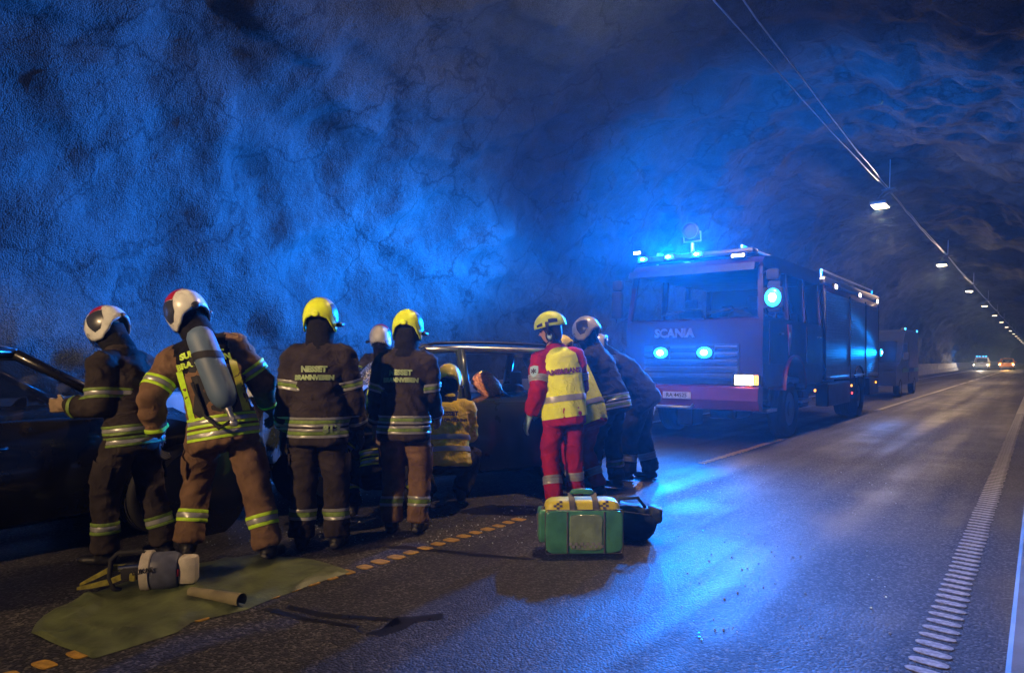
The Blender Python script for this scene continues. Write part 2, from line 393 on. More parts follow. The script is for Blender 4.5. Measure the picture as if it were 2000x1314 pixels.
# ------------------------------------------------------------------ tunnel lamps and their cables
LX, LZ, LY, LS = -3.62, 5.80, 6.45, 15.4
def lamp_thing():
    t = empty('tunnel_lamp', (0, 0, 0), 0, 'lit flat tunnel lamp with white lens hanging from the cables under the vault', 'lamp', 'lamps in a row under the tunnel vault')
    bm = BX((0, 0, .05), (.44, .74, .10), .03); ob('housing', bm, lamp_metal, t, auto=40)
    ob('lens', BX((0, 0, -.012), (.36, .66, .02), .004), lamp_lens, t)
    bm = NB()
    for y in (-.2, .2): tube(bm, [(-.1, y, .10), (-.02, y, .2), (.12, y, .36), (.30, y, .40)], .018, 6)
    box(bm, (.24, 0, .41), (.36, .46, .02)); ob('bracket', bm, lamp_metal, t)
    bm = NB(); tube(bm, [(.24, 0, .42), (.26, 0, 1.35)], .012, 6); ob('hanger', bm, steel, t)
    return t
lp = lamp_thing(); lamps = []
for k in range(-1, 20):
    o = lp if k == -1 else copy_tree(lp)
    o.location = (LX, LY+k*LS, LZ); lamps.append(o)
    if k == 1: o['label'] = 'lit flat tunnel lamp hanging above the tail of the fire engine'
for k, o in zip(range(-1, 9), lamps):
        ld = bpy.data.lights.new('lamp_light', 'SPOT'); ld.energy = LAMP_W; ld.color = LAMP_COL; ld.spot_size = RAD(153); ld.spot_blend = .08; ld.shadow_soft_size = .16
        # road luminaire: a wing of light along the carriageway, cut off towards the walls
        ld.use_nodes = True; t = ld.node_tree; e = t.nodes['Emission']; g = t.nodes.new('ShaderNodeNewGeometry'); sx = t.nodes.new('ShaderNodeSeparateXYZ'); t.links.new(g.outputs['Incoming'], sx.inputs[0])
        def mth(op, a, b=None):
            n = t.nodes.new('ShaderNodeMath'); n.operation = op
            for q, v in enumerate((a, b)):
                if isinstance(v, (int, float)): n.inputs[q].default_value = v
                elif v is not None: t.links.new(v, n.inputs[q])
            return n.outputs[0]
        c = mth('MAXIMUM', mth('ABSOLUTE', sx.outputs[2]), .29); ahead = mth('GREATER_THAN', sx.outputs[1], 0.)
        wing = mth('ADD', mth('MULTIPLY', mth('POWER', c, -3.), ahead), mth('MULTIPLY', mth('POWER', c, -1.2), mth('SUBTRACT', 1., ahead)))
        cut = mth('EXPONENT', mth('MULTIPLY', mth('POWER', mth('ABSOLUTE', sx.outputs[0]), 2.), -5.))
        t.links.new(mth('MULTIPLY', wing, cut), e.inputs['Strength'])
        lo = bpy.data.objects.new('lamp_light', ld); COL.objects.link(lo); lo.parent = o; lo.location = (0, 0, -.03)
        if k < 4:
            l2 = bpy.data.lights.new('lamp_spill', 'POINT'); l2.energy = 380; l2.color = LAMP_COL; l2.shadow_soft_size = .12; o2 = bpy.data.objects.new('lamp_spill', l2); COL.objects.link(o2); o2.parent = o; o2.location = (0, 0, -.10)
for nm, xo, zo, lb in (('support_cable', .14, .43, 'thin grey support cable strung from lamp to lamp'), ('power_cable', .52, .50, 'thin grey power cable beside the support cable above the lamps')):
    bm = NB(); pts = []
    for k in range(-1, 19):
        for j in range(14):
            u = j/14; y = LY+(k+u)*LS
            wob = .02*NZ.noise(V((y*.7, xo*9, 0)))
            xx = xo*(1-u) + .2*u if nm == 'power_cable' and k == 0 else (xo if k < 0 else .2)
            pts.append((LX+xx+wob, y, LZ+zo-.14*4*u*(1-u)*.6+wob))
    tube(bm, pts, .013, 5); ob(nm, bm, steel, smooth=True, label=lb, cat='cable')
# ------------------------------------------------------------------ people
def bvh_of(me):
    bm = bmesh.new(); bm.from_mesh(me); b = BVHTree.FromBMesh(bm); bm.free(); return b
def IK(a, t, l1, l2, pole):
    d = t-a; L = max(.05, min(d.length, (l1+l2)*.995)); d.normalize()
    x = (L*L+l1*l1-l2*l2)/(2*L); h = math.sqrt(max(0, l1*l1-x*x))
    p = pole-d*pole.dot(d); p.normalize()
    return a+d*x+p*h, a+d*L
def bez(pts, n=5):
    out = []
    for a, b in zip(pts, pts[1:]):
        for k in range(n): out.append(a.lerp(b, k/n))
    out.append(pts[-1]); return out

def hand_mesh(wr, d, nrm, side, curl=.5, k=1., spread=.0, vox=.007):
    """palm, four unequal bent fingers, a thumb from the side of the palm. d: hand direction, nrm: palm side"""
    d = d.normalized(); nrm = (nrm-d*nrm.dot(d)).normalized(); x = d.cross(nrm).normalized()*side   # x points to the thumb side
    bm = NB(); P = lambda a, b, c: wr+x*(a*k)+d*(b*k)+nrm*(c*k)
    tube(bm, [P(0, -.035, 0), P(0, .0, 0), P(0, .03, 0)], [.036*k, .033*k, .034*k], 10, flat=.8)
    for a, r in ((-.030, .017), (-.010, .019), (.010, .019), (.030, .018)):
        tube(bm, [P(a*.6, .0, 0), P(a, .095, 0)], [r*k*1.15, r*k], 9)
    for a, ln, r, sp in ((-.033, .062, .0105, -.25), (-.011, .078, .0115, -.08), (.011, .085, .012, .08), (.033, .075, .0115, .22)):
        p = P(a, .092, 0); dd = d+x*(sp*(.3+spread)); pts = [p]; an = 0
        for q, fr in enumerate((.45, .32, .23)):
            an += curl*(.9 if q == 0 else 1.0)
            dv = (dd*cos(an)+nrm*sin(an)).normalized(); p = p+dv*(ln*fr*k*1.15); pts.append(p)
        tube(bm, pts, [r*k, r*k*.98, r*k*.9, r*k*.72], 8)
    t0 = P(.028, .025, .004); t1 = P(.058, .055, .018); t2 = P(.062, .09, .03+.012*curl)
    tube(bm, [P(.01, .0, 0), t0, t1, t2], [.018*k, .017*k, .0135*k, .010*k], 8)
    return fuse(bm, vox, 3)

HEADR = (.128, .157, .150)
def helm_pt(az, el, k=1., zo=.03):
    a, b, c = HEADR
    ce = cos(el) if el > -.12 else cos(.12)*(1-.10*min(1, (-.12-el)/.8))
    return V((a*k*ce*sin(az), b*k*ce*cos(az)-.012, c*k*sin(el)+zo))
def interp(keys, x):
    for (a, va), (b, vb) in zip(keys, keys[1:]):
        if x <= b:
            t = (x-a)/(b-a); t = t*t*(3-2*t); return va+(vb-va)*t
    return keys[-1][1]
RIM = [(0, -2), (30, -12), (68, -40), (92, -49), (112, -36), (145, -12), (180, -4)]
RIM_AMB = [(0, 2), (60, 4), (95, 6), (140, 0), (180, -4)]
def shell(rim, zo=.03):
    bm = NB(); rows = []
    nA, nE = 48, 14
    for i in range(nA):
        az = 2*pi*i/nA; dg = abs(((az+pi) % (2*pi))-pi)*180/pi; lo = RAD(interp(rim, dg))
        rows.append([helm_pt(az, lo+(RAD(86)-lo)*(j/nE)**.9, 1, zo) for j in range(nE+1)]+[helm_pt(az, lo, .90, zo)])
    vs = [[bm.verts.new(p) for p in r] for r in rows]
    for i in range(nA):
        a, b = vs[i], vs[(i+1) % nA]
        for j in range(nE): bm.faces.new((a[j], b[j], b[j+1], a[j+1]))
        bm.faces.new((a[-1], b[-1], b[0], a[0]))
    bm.faces.new([v[nE] for v in vs]); return bm
def arc_band(ph0, ph1, yf, k=1.014, n=16, zo=.03):
    """band lying over the crown from side to side: phi 0 is the top, yf(phi) gives its fore and aft edge"""
    a, b, c = HEADR; rows = []
    for i in range(n+1):
        ph = ph0+(ph1-ph0)*i/n; y0, y1 = yf(ph); r = []
        for j in range(5):
            y = y0+(y1-y0)*j/4; s = math.sqrt(max(0, 1-((y+.012)/b)**2))
            lo = 1 if abs(ph) < pi/2 else 1
            r.append(V((a*k*s*sin(ph), y, c*k*s*cos(ph)+zo)))
        rows.append(r)
    return strip(NB(), rows)
def helmet(parent, HM, kind, text=None, lamp=True):
    def add(name, bm, m, par, label=None):
        bmesh.ops.transform(bm, matrix=HM, verts=bm.verts); return ob(name, bm, m, par, smooth=True, label=label)
    if kind == 'amb':
        h = add('helmet', shell(RIM_AMB, .035), helmet_yellow, parent)
        for s in (-1, 1):
            add('vent', arc_band(s*1.02, s*1.30, lambda p: (-.10, -.015), 1.012, 6, .035), helmet_dark, h)
            add('vent', arc_band(s*1.15, s*1.38, lambda p: (.045, .105), 1.012, 6, .035), helmet_dark, h)
            bm = NB(); tube(bm, [(s*.128, .0, .09), (s*.146, .005, .03), (s*.142, .0, -.03)], [.018, .016, .014], 8); add('headset_arm', bm, black_rubber, h)
            bm = NB(); lathe(bm, [(.0, 0), (.038, 0), (.045, .012), (.045, .03), (.036, .042), (.0, .044)], 20)
            bmesh.ops.transform(bm, matrix=MX.Translation((s*.095, -.0, -.045)) @ MX.Diagonal((s*1., .95, 1.25, 1)), verts=bm.verts); add('ear_cup', bm, helmet_dark, h)
            bm = NB(); lathe(bm, [(.0, 0), (.026, 0), (.02, .006), (0, .007)], 16)
            bmesh.ops.transform(bm, matrix=MX.Translation((s*.139, 0, -.045)) @ MX.Diagonal((s*1., .95, 1.25, 1)), verts=bm.verts); add('ear_cup_cover', bm, glove_blue, h)
            bm = NB(); tube(bm, [(s*.11, -.03, .02), (s*.10, .02, -.09), (s*.04, .07, -.125)], .007, 5); add('chin_strap', bm, black_rubber, h)
        return h
    shellm = {'white': helmet_white, 'yellow': helmet_yellow, 'gold': helmet_gold, 'grey': helmet_grey}[kind]
    topm = helmet_red if kind == 'white' else silver_tape
    h = add('helmet', shell(RIM), shellm, parent)
    yf = lambda p: (-.085-.01*abs(p), .0)
    add('crest_band', arc_band(-.85, .85, yf), topm, h)
    for s in (-1, 1):
        add('side_panel', arc_band(s*.88, s*1.95, lambda p: (-.098+.06*max(0, abs(p)-1.5)/.45, .030-.03*max(0, abs(p)-1.45)/.5), 1.018, 10), helmet_dark, h)
    # visor tucked under the brow, nape knob
    rows = []
    for j in range(5):
        rows.append([helm_pt(RAD(a), RAD(-4-9*j), 1.0+.0*j) for a in range(-60, 61, 10)])
    add('visor', strip(NB(), rows), dark_glass, h)
    bm = NB(); ball(bm, helm_pt(pi, RAD(-2), 1.0), (.03, .012, .022)); add('nape_knob', bm, shellm if kind != 'white' else helmet_dark, h)
    if lamp:
        bm = NB(); tube(bm, [(.135, -.03, -.03), (.150, .06, -.01)], [.016, .018], 10); add('helmet_lamp', bm, helmet_dark, h)
    if text:
        b = shell(RIM); bv = BVHTree.FromBMesh(b); b.free()
        s, az = text
        dr = V((-sin(az), -cos(az), -.25)).normalized(); c = helm_pt(az, RAD(24), 1.4)
        ry = V((0, 0, 1)); ry = (ry-dr*ry.dot(dr)).normalized(); rx = ry.cross(-dr).normalized()
        o = wrap_text('number', s, .055, print_black, h, bv, c, rx, ry, dr, .002, .004)
        o.data.transform(HM)
    return h

def person(label, loc, rz, group=None, k=1.0, pelvis=(0, 0, .95), lean=0., roll=0., twist=0., head=(0, 0, 0),
           lh=(-.30, .06, .78), rh=(.30, .06, .78), lf=(-.14, 0, 0), rf=(.14, 0, 0), lfa=8, rfa=-8, lpole=(0, -1, -.3), rpole=(0, -1, -.3), lk=(-.15, 1, 0), rk=(.15, 1, 0),
           helm='white', htext=None, jacket=None, trousers=None, glove=None, tape=None, tape2=None, sleeve=None, hood=True, vest=None, bands=True, curl=(.5, .5),
           back=None, hem=.20, yoke=None, girth=1., seated=False, hair=None, lheel=0., rheel=0., collar=None, cuffs=True, hemb=True, lpalm=None, rpalm=None, legband=.13):
    jacket = jacket or tan_cloth; trousers = trousers or jacket; glove = glove or glove_dark; tape = tape or lime_tape; tape2 = tape2 or silver_tape
    up = V((0, 0, 1)); P = V(pelvis)*k
    R3 = MX.Rotation(twist, 3, 'Z') @ MX.Rotation(roll, 3, 'Y') @ MX.Rotation(-lean, 3, 'X')
    dr = R3 @ up; Rv = R3 @ V((1, 0, 0)); Fv = dr.cross(Rv)
    C = P+dr*(.47*k); N = P+dr*(.545*k)
    R3h = R3 @ MX.Identity(3)
    hp, hy, hr = head
    RH = MX.Rotation(twist*.5+hy, 3, 'Z') @ MX.Rotation(roll*.5+hr, 3, 'Y') @ MX.Rotation(-(lean*.55+hp), 3, 'X')
    HC = N+(RH @ up)*(.135*k)+(dr*.03*k)+(RH @ V((0, .025, 0)))*k
    HM = MX.Translation(HC) @ RH.to_4x4() @ MX.Scale(k, 4)
    arms = {}
    for s, tgt, pole in ((-1, V(lh)*k, V(lpole)), (1, V(rh)*k, V(rpole))):
        sh = C+Rv*(.182*k*s)-dr*(.025*k); el, wr = IK(sh, tgt, .30*k, .27*k, pole); arms[s] = (sh, el, wr)
    legs = {}
    for s, ft, fa, pole, heel in ((-1, V(lf)*k, lfa, V(lk), lheel), (1, V(rf)*k, rfa, V(rk), rheel)):
        hp_ = P+Rv*(.095*k*s)-up*(.02*k); ank = ft+up*(.09*k+heel); kn, an = IK(hp_, ank, .435*k, .43*k, pole)
        legs[s] = (hp_, kn, an, RAD(fa), heel)
    # body: one continuous surface
    bm = NB()
    def ell(t, rx, ry, off=V((0, 0, 0))):
        c = P+dr*(t*k)+off
        if t < 0: c = P+(dr*.5+up*.5)*(t*k)+off
        return [c+Rv*(rx*k*cos(2*pi*i/18))+Fv*(ry*k*sin(2*pi*i/18)) for i in range(18)]
    rings(bm, [ell(-.08, .14, .11), ell(.0, .155, .115), ell(.14, .135, .10), ell(.32, .16, .11), ell(.43, .16, .095), ell(.52, .07, .065)])
    tube(bm, [C, N, HC-(RH @ up)*.03*k], [.06*k, .056*k, .055*k], 12)
    hq = RH
    ball(bm, HC+hq @ V((0, -.01, .025))*k, (.077*k, .096*k, .10*k), rot=hq); ball(bm, HC+hq @ V((0, .025, -.055))*k, (.058*k, .066*k, .062*k), rot=hq)
    tube(bm, [HC+hq @ V((0, .088, .015))*k, HC+hq @ V((0, .112, -.03))*k], [.010*k, .016*k], 8)
    for s in (-1, 1): ball(bm, HC+hq @ V((s*.078, -.005, -.015))*k, (.012*k, .022*k, .034*k), 8, 6, hq)
    for s in (-1, 1):
        sh, el, wr = arms[s]; tube(bm, bez([C+Rv*(s*.1*k), sh, el, wr], 3), [.06*k]*3+[.055*k]*3+[.045*k]*3+[.035*k], 10)
        hd = (wr-el).normalized(); tube(bm, [wr, wr+hd*.09*k], [.03*k, .03*k], 8)
        h_, kn, an, fa, heel = legs[s]; tube(bm, bez([P+Rv*(s*.06*k), h_, kn, an], 3), [.085*k]*3+[.08*k, .075*k, .065*k]+[.058*k, .055*k, .05*k]+[.042*k], 10)
    me = fuse(bm, .018, 4)
    body = ob('person', me, skin, None, loc, label=label, cat='person', group=group); body.rotation_euler = (0, 0, rz)
    eb = NB()
    for s in (-1, 1): ball(eb, HC+hq @ V((s*.032, .086, .012))*k, .011*k, 8, 6)
    ob('eyes', eb, print_black, body, smooth=True)
    # trousers
    sd = hash(label) % 97
    sd = sum(map(ord, label)) % 97
    bm = NB(); g = girth
    rings(bm, [ell(-.13, .15*g, .125*g), ell(-.02, .178*g, .145*g), ell(.08, .175*g, .14*g), ell(.16, .16*g, .13*g)])
    for s in (-1, 1):
        h_, kn, an, fa, heel = legs[s]
        a2 = an+(kn-an).normalized()*.0
        tube(bm, bez([P+Rv*(s*.07*k)-up*.02, h_-up*.05*k, kn, a2], 4), [x*k*g for x in ([.11]*4+[.108, .105, .10, .096]+[.092, .086, .084, .084]+[.088])], 14)
    tme = fuse(bm, .016, 5, .015*k, sd, 1.7, 7.5); tr = ob('trousers', tme, trousers, body); tb = bvh_of(tme)
    if bands:
        for s in (-1, 1):
            h_, kn, an, fa, heel = legs[s]
            for a, b, mt in ((legband, legband+.022, tape), (legband+.024, legband+.055, tape2), (legband+.057, legband+.079, tape)) if legband < 1 else ():
                ob('reflective_band', ring_band(tb, an, kn, a*k, b*k, rmax=.2), mt, tr, smooth=True)
    if bands and not vest:
        for s in (-1, 1):
            h_, kn, an, fa, heel = legs[s]; a_, b_ = frame((kn-h_), up); cen = math.atan2((Rv*s).dot(b_), (Rv*s).dot(a_))
            ob('thigh_pocket', ring_band(tb, h_, kn, .24*k, .40*k, .016, 10, .25, None, (cen-.75, cen+.75)), trousers, tr, smooth=True)
    for s in (-1, 1):
        h_, kn, an, fa, heel = legs[s]
        f = V((-sin(fa), cos(fa), 0)); f = (f-up*(heel*2.2)).normalized(); z = an.z-.09*k-heel
        b0 = an-up*(.045*k)
        bm = NB(); tube(bm, [an+(kn-an).normalized()*.10*k, an, b0], [.062*k, .060*k, .056*k], 12)
        so = b0-up*.012*k
        tube(bm, [so-f*.075*k, so-f*.03*k, so+f*.06*k, so+f*.14*k, so+f*.195*k], [.034*k, .046*k, .048*k, .050*k, .036*k], 12, flat=.72)
        ob('boot', fuse(bm, .012, 4), boot_black, body)
    # jacket
    bm = NB()
    rings(bm, [ell(-hem, .205*g, .170*g), ell(-hem*.5, .203*g, .166*g), ell(.04, .19*g, .155*g), ell(.14, .18*g, .150*g), ell(.28, .195*g, .156*g), ell(.38, .195*g, .145*g), ell(.46, .15*g, .12*g), ell(.53, .10, .095), ell(.57, .088, .088)])
    for s in (-1, 1):
        sh, el, wr = arms[s]
        tube(bm, bez([C+Rv*(s*.09*k)-dr*.02*k, sh, el, wr-(wr-el).normalized()*.015], 4), [x*k*(.5+.5*g) for x in ([.088]*4+[.094, .092, .089, .085]+[.082, .078, .074, .070]+[.066])], 14)
    jme = fuse(bm, .016, 5, .016*k, sd+3, 1.9, 7.5); jb = bvh_of(jme)
    if sleeve:
        # torso and sleeves of different cloth
        jm = [jacket, sleeve]; jk = ob('jacket', jme, jm, body)
        for p in jme.polygons:
            c = p.center-P; t = c.dot(dr)/k; x = abs(c.dot(Rv))/k
            if t > .25 and x > .19 or any((p.center-(arms[s][0].lerp(arms[s][1], u) if u < 1 else arms[s][1].lerp(arms[s][2], u-1))).length < .10*k for s in (-1, 1) for u in (.35, .6, .85, 1.2, 1.5, 1.8)): p.material_index = 1
    elif yoke:
        jk = ob('jacket', jme, [jacket, yoke], body)
        for p in jme.polygons:
            c = p.center-P; t = c.dot(dr)/k; x = abs(c.dot(Rv))/k
            if t > .30 and x < .16: p.material_index = 1
    else: jk = ob('jacket', jme, jacket, body)
    if bands:
        for s in (-1, 1):
            sh, el, wr = arms[s]
            for a, b, mt in ((.175, .195, tape), (.197, .222, tape2), (.224, .244, tape)):
                ob('reflective_band', ring_band(jb, sh, el, a*k, b*k, rmax=.16), mt, jk, smooth=True)
            if cuffs: ob('reflective_band', ring_band(jb, el, wr, .19*k, .215*k, rmax=.14), tape, jk, smooth=True)
        if not vest and hemb:
            for a in (-.14, -.06) if hem > .15 else (.02, .10):
                for u, v, mt in ((0, .018, tape), (.02, .045, tape2), (.047, .065, tape)):
                    c0 = P+(dr*.5+up*.5)*(-hem*k); ax = (P-c0).normalized() if a < 0 else dr
                    ob('reflective_band', ring_band(jb, c0, P, (a+hem+u)*k, (a+hem+v)*k, rmax=.34, n=44), mt, jk, smooth=True)
    if vest:
        vm, vt, v0, v1 = vest
        # a waistcoat lying over the jacket
        rows = []
        for q in range(15):
            t = v0+(v1-v0)*q/14; row = []
            for i in range(49):
                an = 2*pi*i/48; di = Rv*cos(an)+Fv*sin(an); c = (P+dr*(t*k)) if t > 0 else P+(dr*.5+up*.5)*(t*k)
                lim = .30 if abs(cos(an)) < .75 else .235
                rx = (.222 if t < .3 else .222-.06*max(0, (t-.40))/.12)*g; ry = .172*g
                e = 1/math.sqrt((cos(an)/rx)**2+(sin(an)/ry)**2)
                if t > .36 and abs(cos(an)) > .80: e *= .93
                fl = .010*sin(an*7+t*9)*max(0, 1-(t-v0)*2.5)+.008*NZ.noise(V((an*3, t*14, sd)))
                row.append(c+di*((e+.006+fl)*k))
            rows.append(row)
        # shoulders close in to the neck
        for t, f in ((.49, .78), (.53, .55)):
            rows.append([P+dr*(t*k)+(p-(P+dr*(v1*k)))*f for p in rows[14]])
        vme = bpy.data.meshes.new('vest'); vb = strip(NB(), rows); bmesh.ops.recalc_face_normals(vb, faces=vb.faces); vb.to_mesh(vme); vb.free()
        ve = ob('vest', vme, vm, body, smooth=True); jb = bvh_of(vme)
        for a, b in vt:
            ob('reflective_band', ring_band(jb, P, C, a*k, b*k, rmax=.4, n=48), silver_tape, ve, smooth=True)
        jk = ve
    if hood:
        bm = NB(); tube(bm, [P+dr*(.47*k), N, HC-(RH @ up)*(.035*k), HC+(RH @ V((0, -.015, .03)))*k], [.125*k, .098*k, .104*k, .108*k], 18)
        ob('neck_flap', fuse(bm, .014, 3, .004, sd), hood if not isinstance(hood, bool) else black_cloth, body)
    for s, gl, cu, pn in ((-1, glove, curl[0], lpalm), (1, glove, curl[1], rpalm)):
        sh, el, wr = arms[s]; d = (wr-el).normalized()
        pn = V(pn) if pn else -Rv*s
        if abs(pn.normalized().dot(d)) > .9: pn = Fv
        ob('glove', hand_mesh(wr+d*.02*k, d, pn, s, cu, 1.12*k), gl, body)
    if hair:
        bm = NB(); ball(bm, HC+hq @ V((0, -.022, .03))*k, (.086*k, .100*k, .105*k), rot=hq); ball(bm, HC+hq @ V((0, -.055, -.045))*k, (.062*k, .055*k, .07*k), rot=hq); ob('hair', fuse(bm, .012, 3, .004, 2), hair, body)
    if helm: helmet(body, HM, helm, htext)
    if back:
        for (txt, t, size, m) in back:
            org = P+dr*(t*k)-Fv*.6
            wrap_text('lettering', txt, size, m, jk, jb, org, Rv, dr, Fv, .004, .018)
    return dict(body=body, P=P, C=C, dr=dr, Rv=Rv, Fv=Fv, HC=HC, RH=RH, arms=arms, legs=legs, jb=jb, jk=jk, k=k)

FACE = YAW        # facing straight away from the camera's side of the road
# white helmet, leaning over the black car
person('firefighter in white helmet numbered 3-3 bending over the black car', D(248, 4.85), FACE+RAD(76), 'firefighters at the crash', 1.0,
       pelvis=(0, -.05, .96), lean=.20, head=(.45, .05, 0), lh=(-.22, .28, 1.10), rh=(.20, .34, 1.08), helm='white', htext=('3-3', -RAD(48)),
       tape=dull_lime, tape2=silver_tape, lf=(-.14, .05, 0), rf=(.16, -.18, 0), jacket=shaded_tan_cloth, glove=glove_tan)
# breathing apparatus bearer
fm2 = person('firefighter in white helmet with air cylinder on the back, legs apart', D(432, 4.88), FACE+RAD(14), 'firefighters at the crash', 1.11,
       pelvis=(.0, 0, .91), lean=.24, roll=-.27, twist=.06, head=(.16, .62, -.22), lh=(-.40, .06, .80), rh=(.26, .34, .95), lf=(-.22, .12, 0), rf=(.30, -.12, 0), rfa=-20,
       helm='white', yoke=black_cloth, tape=lime_tape, glove=glove_dark, lpole=(-.35, -1, 0), rpole=(.6, -1, 0), back=None, girth=1.02)
wrap_text('lettering', 'SUNNDAL', .062, print_lime, fm2['jk'], fm2['jb'], fm2['P']+fm2['dr']*.455-fm2['Fv']*.6, fm2['Rv'], fm2['dr'], fm2['Fv'], .004, .018)
wrap_text('lettering', 'BRANNVESEN', .058, print_lime, fm2['jk'], fm2['jb'], fm2['P']+fm2['dr']*.385-fm2['Fv']*.6, fm2['Rv'], fm2['dr'], fm2['Fv'], .004, .018)
def strap_on(f, x, t0, t1, m, name):
    rows = []
    for i in range(14):
        t = t0+(t1-t0)*i/13; r = []
        for dx in (-.02, 0, .02):
            o = f['P']+f['dr']*(t*f['k'])+f['Rv']*((x+dx)*f['k'])-f['Fv']*.6; h = f['jb'].ray_cast(o, f['Fv'])
            r.append((h[0] if h[0] is not None else o+f['Fv']*.45)-f['Fv']*.008)
        rows.append(r)
    ob(name, strip(NB(), rows), m, f['jk'], smooth=True)
for x in (-.155, .165): strap_on(fm2, x, -.02, .33, lime_tape if x < 0 else yellow_tape, 'back_stripe')
# the apparatus itself
f = fm2; root = empty('breathing_apparatus', f['body'].location, f['body'].rotation_euler.z, 'blue air cylinder with black strap carried on a firefighter back', 'air cylinder')
ax = (f['dr']*1.0+f['Rv']*-.10).normalized(); c0 = f['P']+f['dr']*.0-f['Fv']*.245+f['Rv']*.085; c1 = c0+ax*.60
a, b = frame(ax, f['Fv'])
bm = NB(); prof = [(.0, 0), (.035, .005), (.065, .03), (.087, .075), (.093, .13), (.093, .50), (.088, .55), (.07, .585), (.04, .603), (0, .606)]
rings(bm, [[c0+ax*h+a*(max(r, .001)*cos(2*pi*i/28))+b*(max(r, .001)*sin(2*pi*i/28)) for i in range(28)] for r, h in prof]); ob('cylinder', bm, cyl_blue, root, smooth=True)
bm = NB(); rings(bm, [[c0+ax*(h+.025*cos(2*pi*i/28))+a*(.098*cos(2*pi*i/28))+b*(.098*sin(2*pi*i/28)) for i in range(28)] for h in (.36, .41)], cap=False); ob('strap', bm, black_rubber, root, smooth=True)
bm = NB(); cyl(bm, c0-ax*.02, c0+ax*.02, .026); cyl(bm, c0-ax*.10, c0-ax*.02, .02); cyl(bm, c0-ax*.085-b*.03, c0-ax*.085+b*.05, .016); box(bm, c0-ax*.115, (.05, .05, .04), .01); ob('valve', bm, steel, root, auto=40)
bm = NB(); rings(bm, [[f['P']+f['dr']*t+f['Rv']*(x*wd)-f['Fv']*dp for x, dp in ((-1, .155), (-.6, .175), (.6, .175), (1, .155), (.6, .150), (-.6, .150))] for t, wd in ((-.02, .10), (.05, .15), (.2, .10), (.38, .11), (.46, .07))]); ob('back_plate', bm, black_rubber, root)
bm = NB(); tube(bm, [c0-ax*.09, c0-ax*.12+f['Rv']*-.10, c0+f['Rv']*-.16+f['Fv']*.05, c0+ax*.25+f['Rv']*-.16+f['Fv']*.05], .012, 8); ob('hose', bm, black_rubber, root, smooth=True)

f813 = person('firefighter with yellow helmet and 813 on the jacket, arms hanging, seen from behind', D(622, 5.12), FACE+RAD(3), 'firefighters at the crash', 1.02,
       pelvis=(0, 0, .97), lean=.05, head=(.12, -.04, 0), lh=(-.27, .06, .78), rh=(.28, .16, .80), helm='yellow', jacket=shaded_tan_cloth, tape=silver_tape, tape2=dull_lime,
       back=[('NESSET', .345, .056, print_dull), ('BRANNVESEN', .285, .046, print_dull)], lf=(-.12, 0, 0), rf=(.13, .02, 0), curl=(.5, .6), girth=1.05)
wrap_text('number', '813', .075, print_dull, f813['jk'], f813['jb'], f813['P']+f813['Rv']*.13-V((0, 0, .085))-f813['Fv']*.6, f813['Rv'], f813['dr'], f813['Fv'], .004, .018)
f3 = person('firefighter with yellow helmet between the car and a colleague numbered 813, seen from behind', D(790, 5.58), FACE-RAD(6), 'firefighters at the crash', 1.0,
       pelvis=(0, 0, .96), lean=.10, head=(.20, .02, 0), lh=(-.30, .20, .84), rh=(.20, .30, .95), helm='yellow', jacket=shaded_tan_cloth, trousers=tan_cloth, tape=silver_tape, tape2=dull_lime, glove=glove_tan,
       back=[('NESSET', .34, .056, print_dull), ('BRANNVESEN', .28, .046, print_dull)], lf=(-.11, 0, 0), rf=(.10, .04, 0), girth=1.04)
# leaning in over the bonnet from the far side
person('firefighter in white helmet on the far side of the crashed car', D(752, 8.35), FACE+RAD(160), 'firefighters at the crash', 1.02,
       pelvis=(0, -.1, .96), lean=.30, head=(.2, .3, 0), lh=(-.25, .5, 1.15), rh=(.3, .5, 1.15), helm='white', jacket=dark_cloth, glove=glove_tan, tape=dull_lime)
person('firefighter in white helmet crouching low beyond the two bonnets', D(535, 7.9), FACE+RAD(165), 'firefighters at the crash', 1.0,
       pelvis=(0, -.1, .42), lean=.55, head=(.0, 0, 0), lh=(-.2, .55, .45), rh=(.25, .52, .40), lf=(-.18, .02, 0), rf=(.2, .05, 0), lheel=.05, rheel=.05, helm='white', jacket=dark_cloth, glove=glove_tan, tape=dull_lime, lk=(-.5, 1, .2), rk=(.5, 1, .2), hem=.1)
# crouching beside the door opening
person('crouching dark-clad firefighter with striped gloves, legs bent, by the front door', D(735, 5.95), FACE+RAD(15), 'firefighters at the crash', 1.0,
       pelvis=(.05, 0, .46), lean=.60, head=(.35, 0, 0), lh=(-.25, .30, .35), rh=(.30, .45, .55), lf=(-.2, .12, 0), rf=(.2, .10, 0), lheel=.04, rheel=.04, helm='yellow', jacket=dark_cloth, glove=glove_tan, tape=yellow_tape, lk=(-.6, 1, .2), rk=(.5, 1, .2), hem=.12, lpole=(-1, -.4, .2))
kn = person('crew member in yellow jacket and yellow helmet squatting by the car door', D(870, 6.42), FACE+RAD(10), None, 1.0,
       pelvis=(.02, -.02, .52), lean=.22, head=(.22, .0, .12), lh=(-.22, .5, .75), rh=(.25, .46, .72), lf=(-.16, .16, 0), rf=(.16, .14, 0), lheel=.05, rheel=.05, helm='gold', jacket=yolk_yellow, trousers=dark_cloth, glove=glove_tan,
       tape=silver_tape, tape2=silver_tape, back=[('NESSET', .37, .055, print_black), ('BRANN OG REDNING', .31, .036, print_black)], lk=(-.5, 1, .2), rk=(.5, 1, .2), hem=.10, bands=False, girth=1.08, hood=black_cloth)
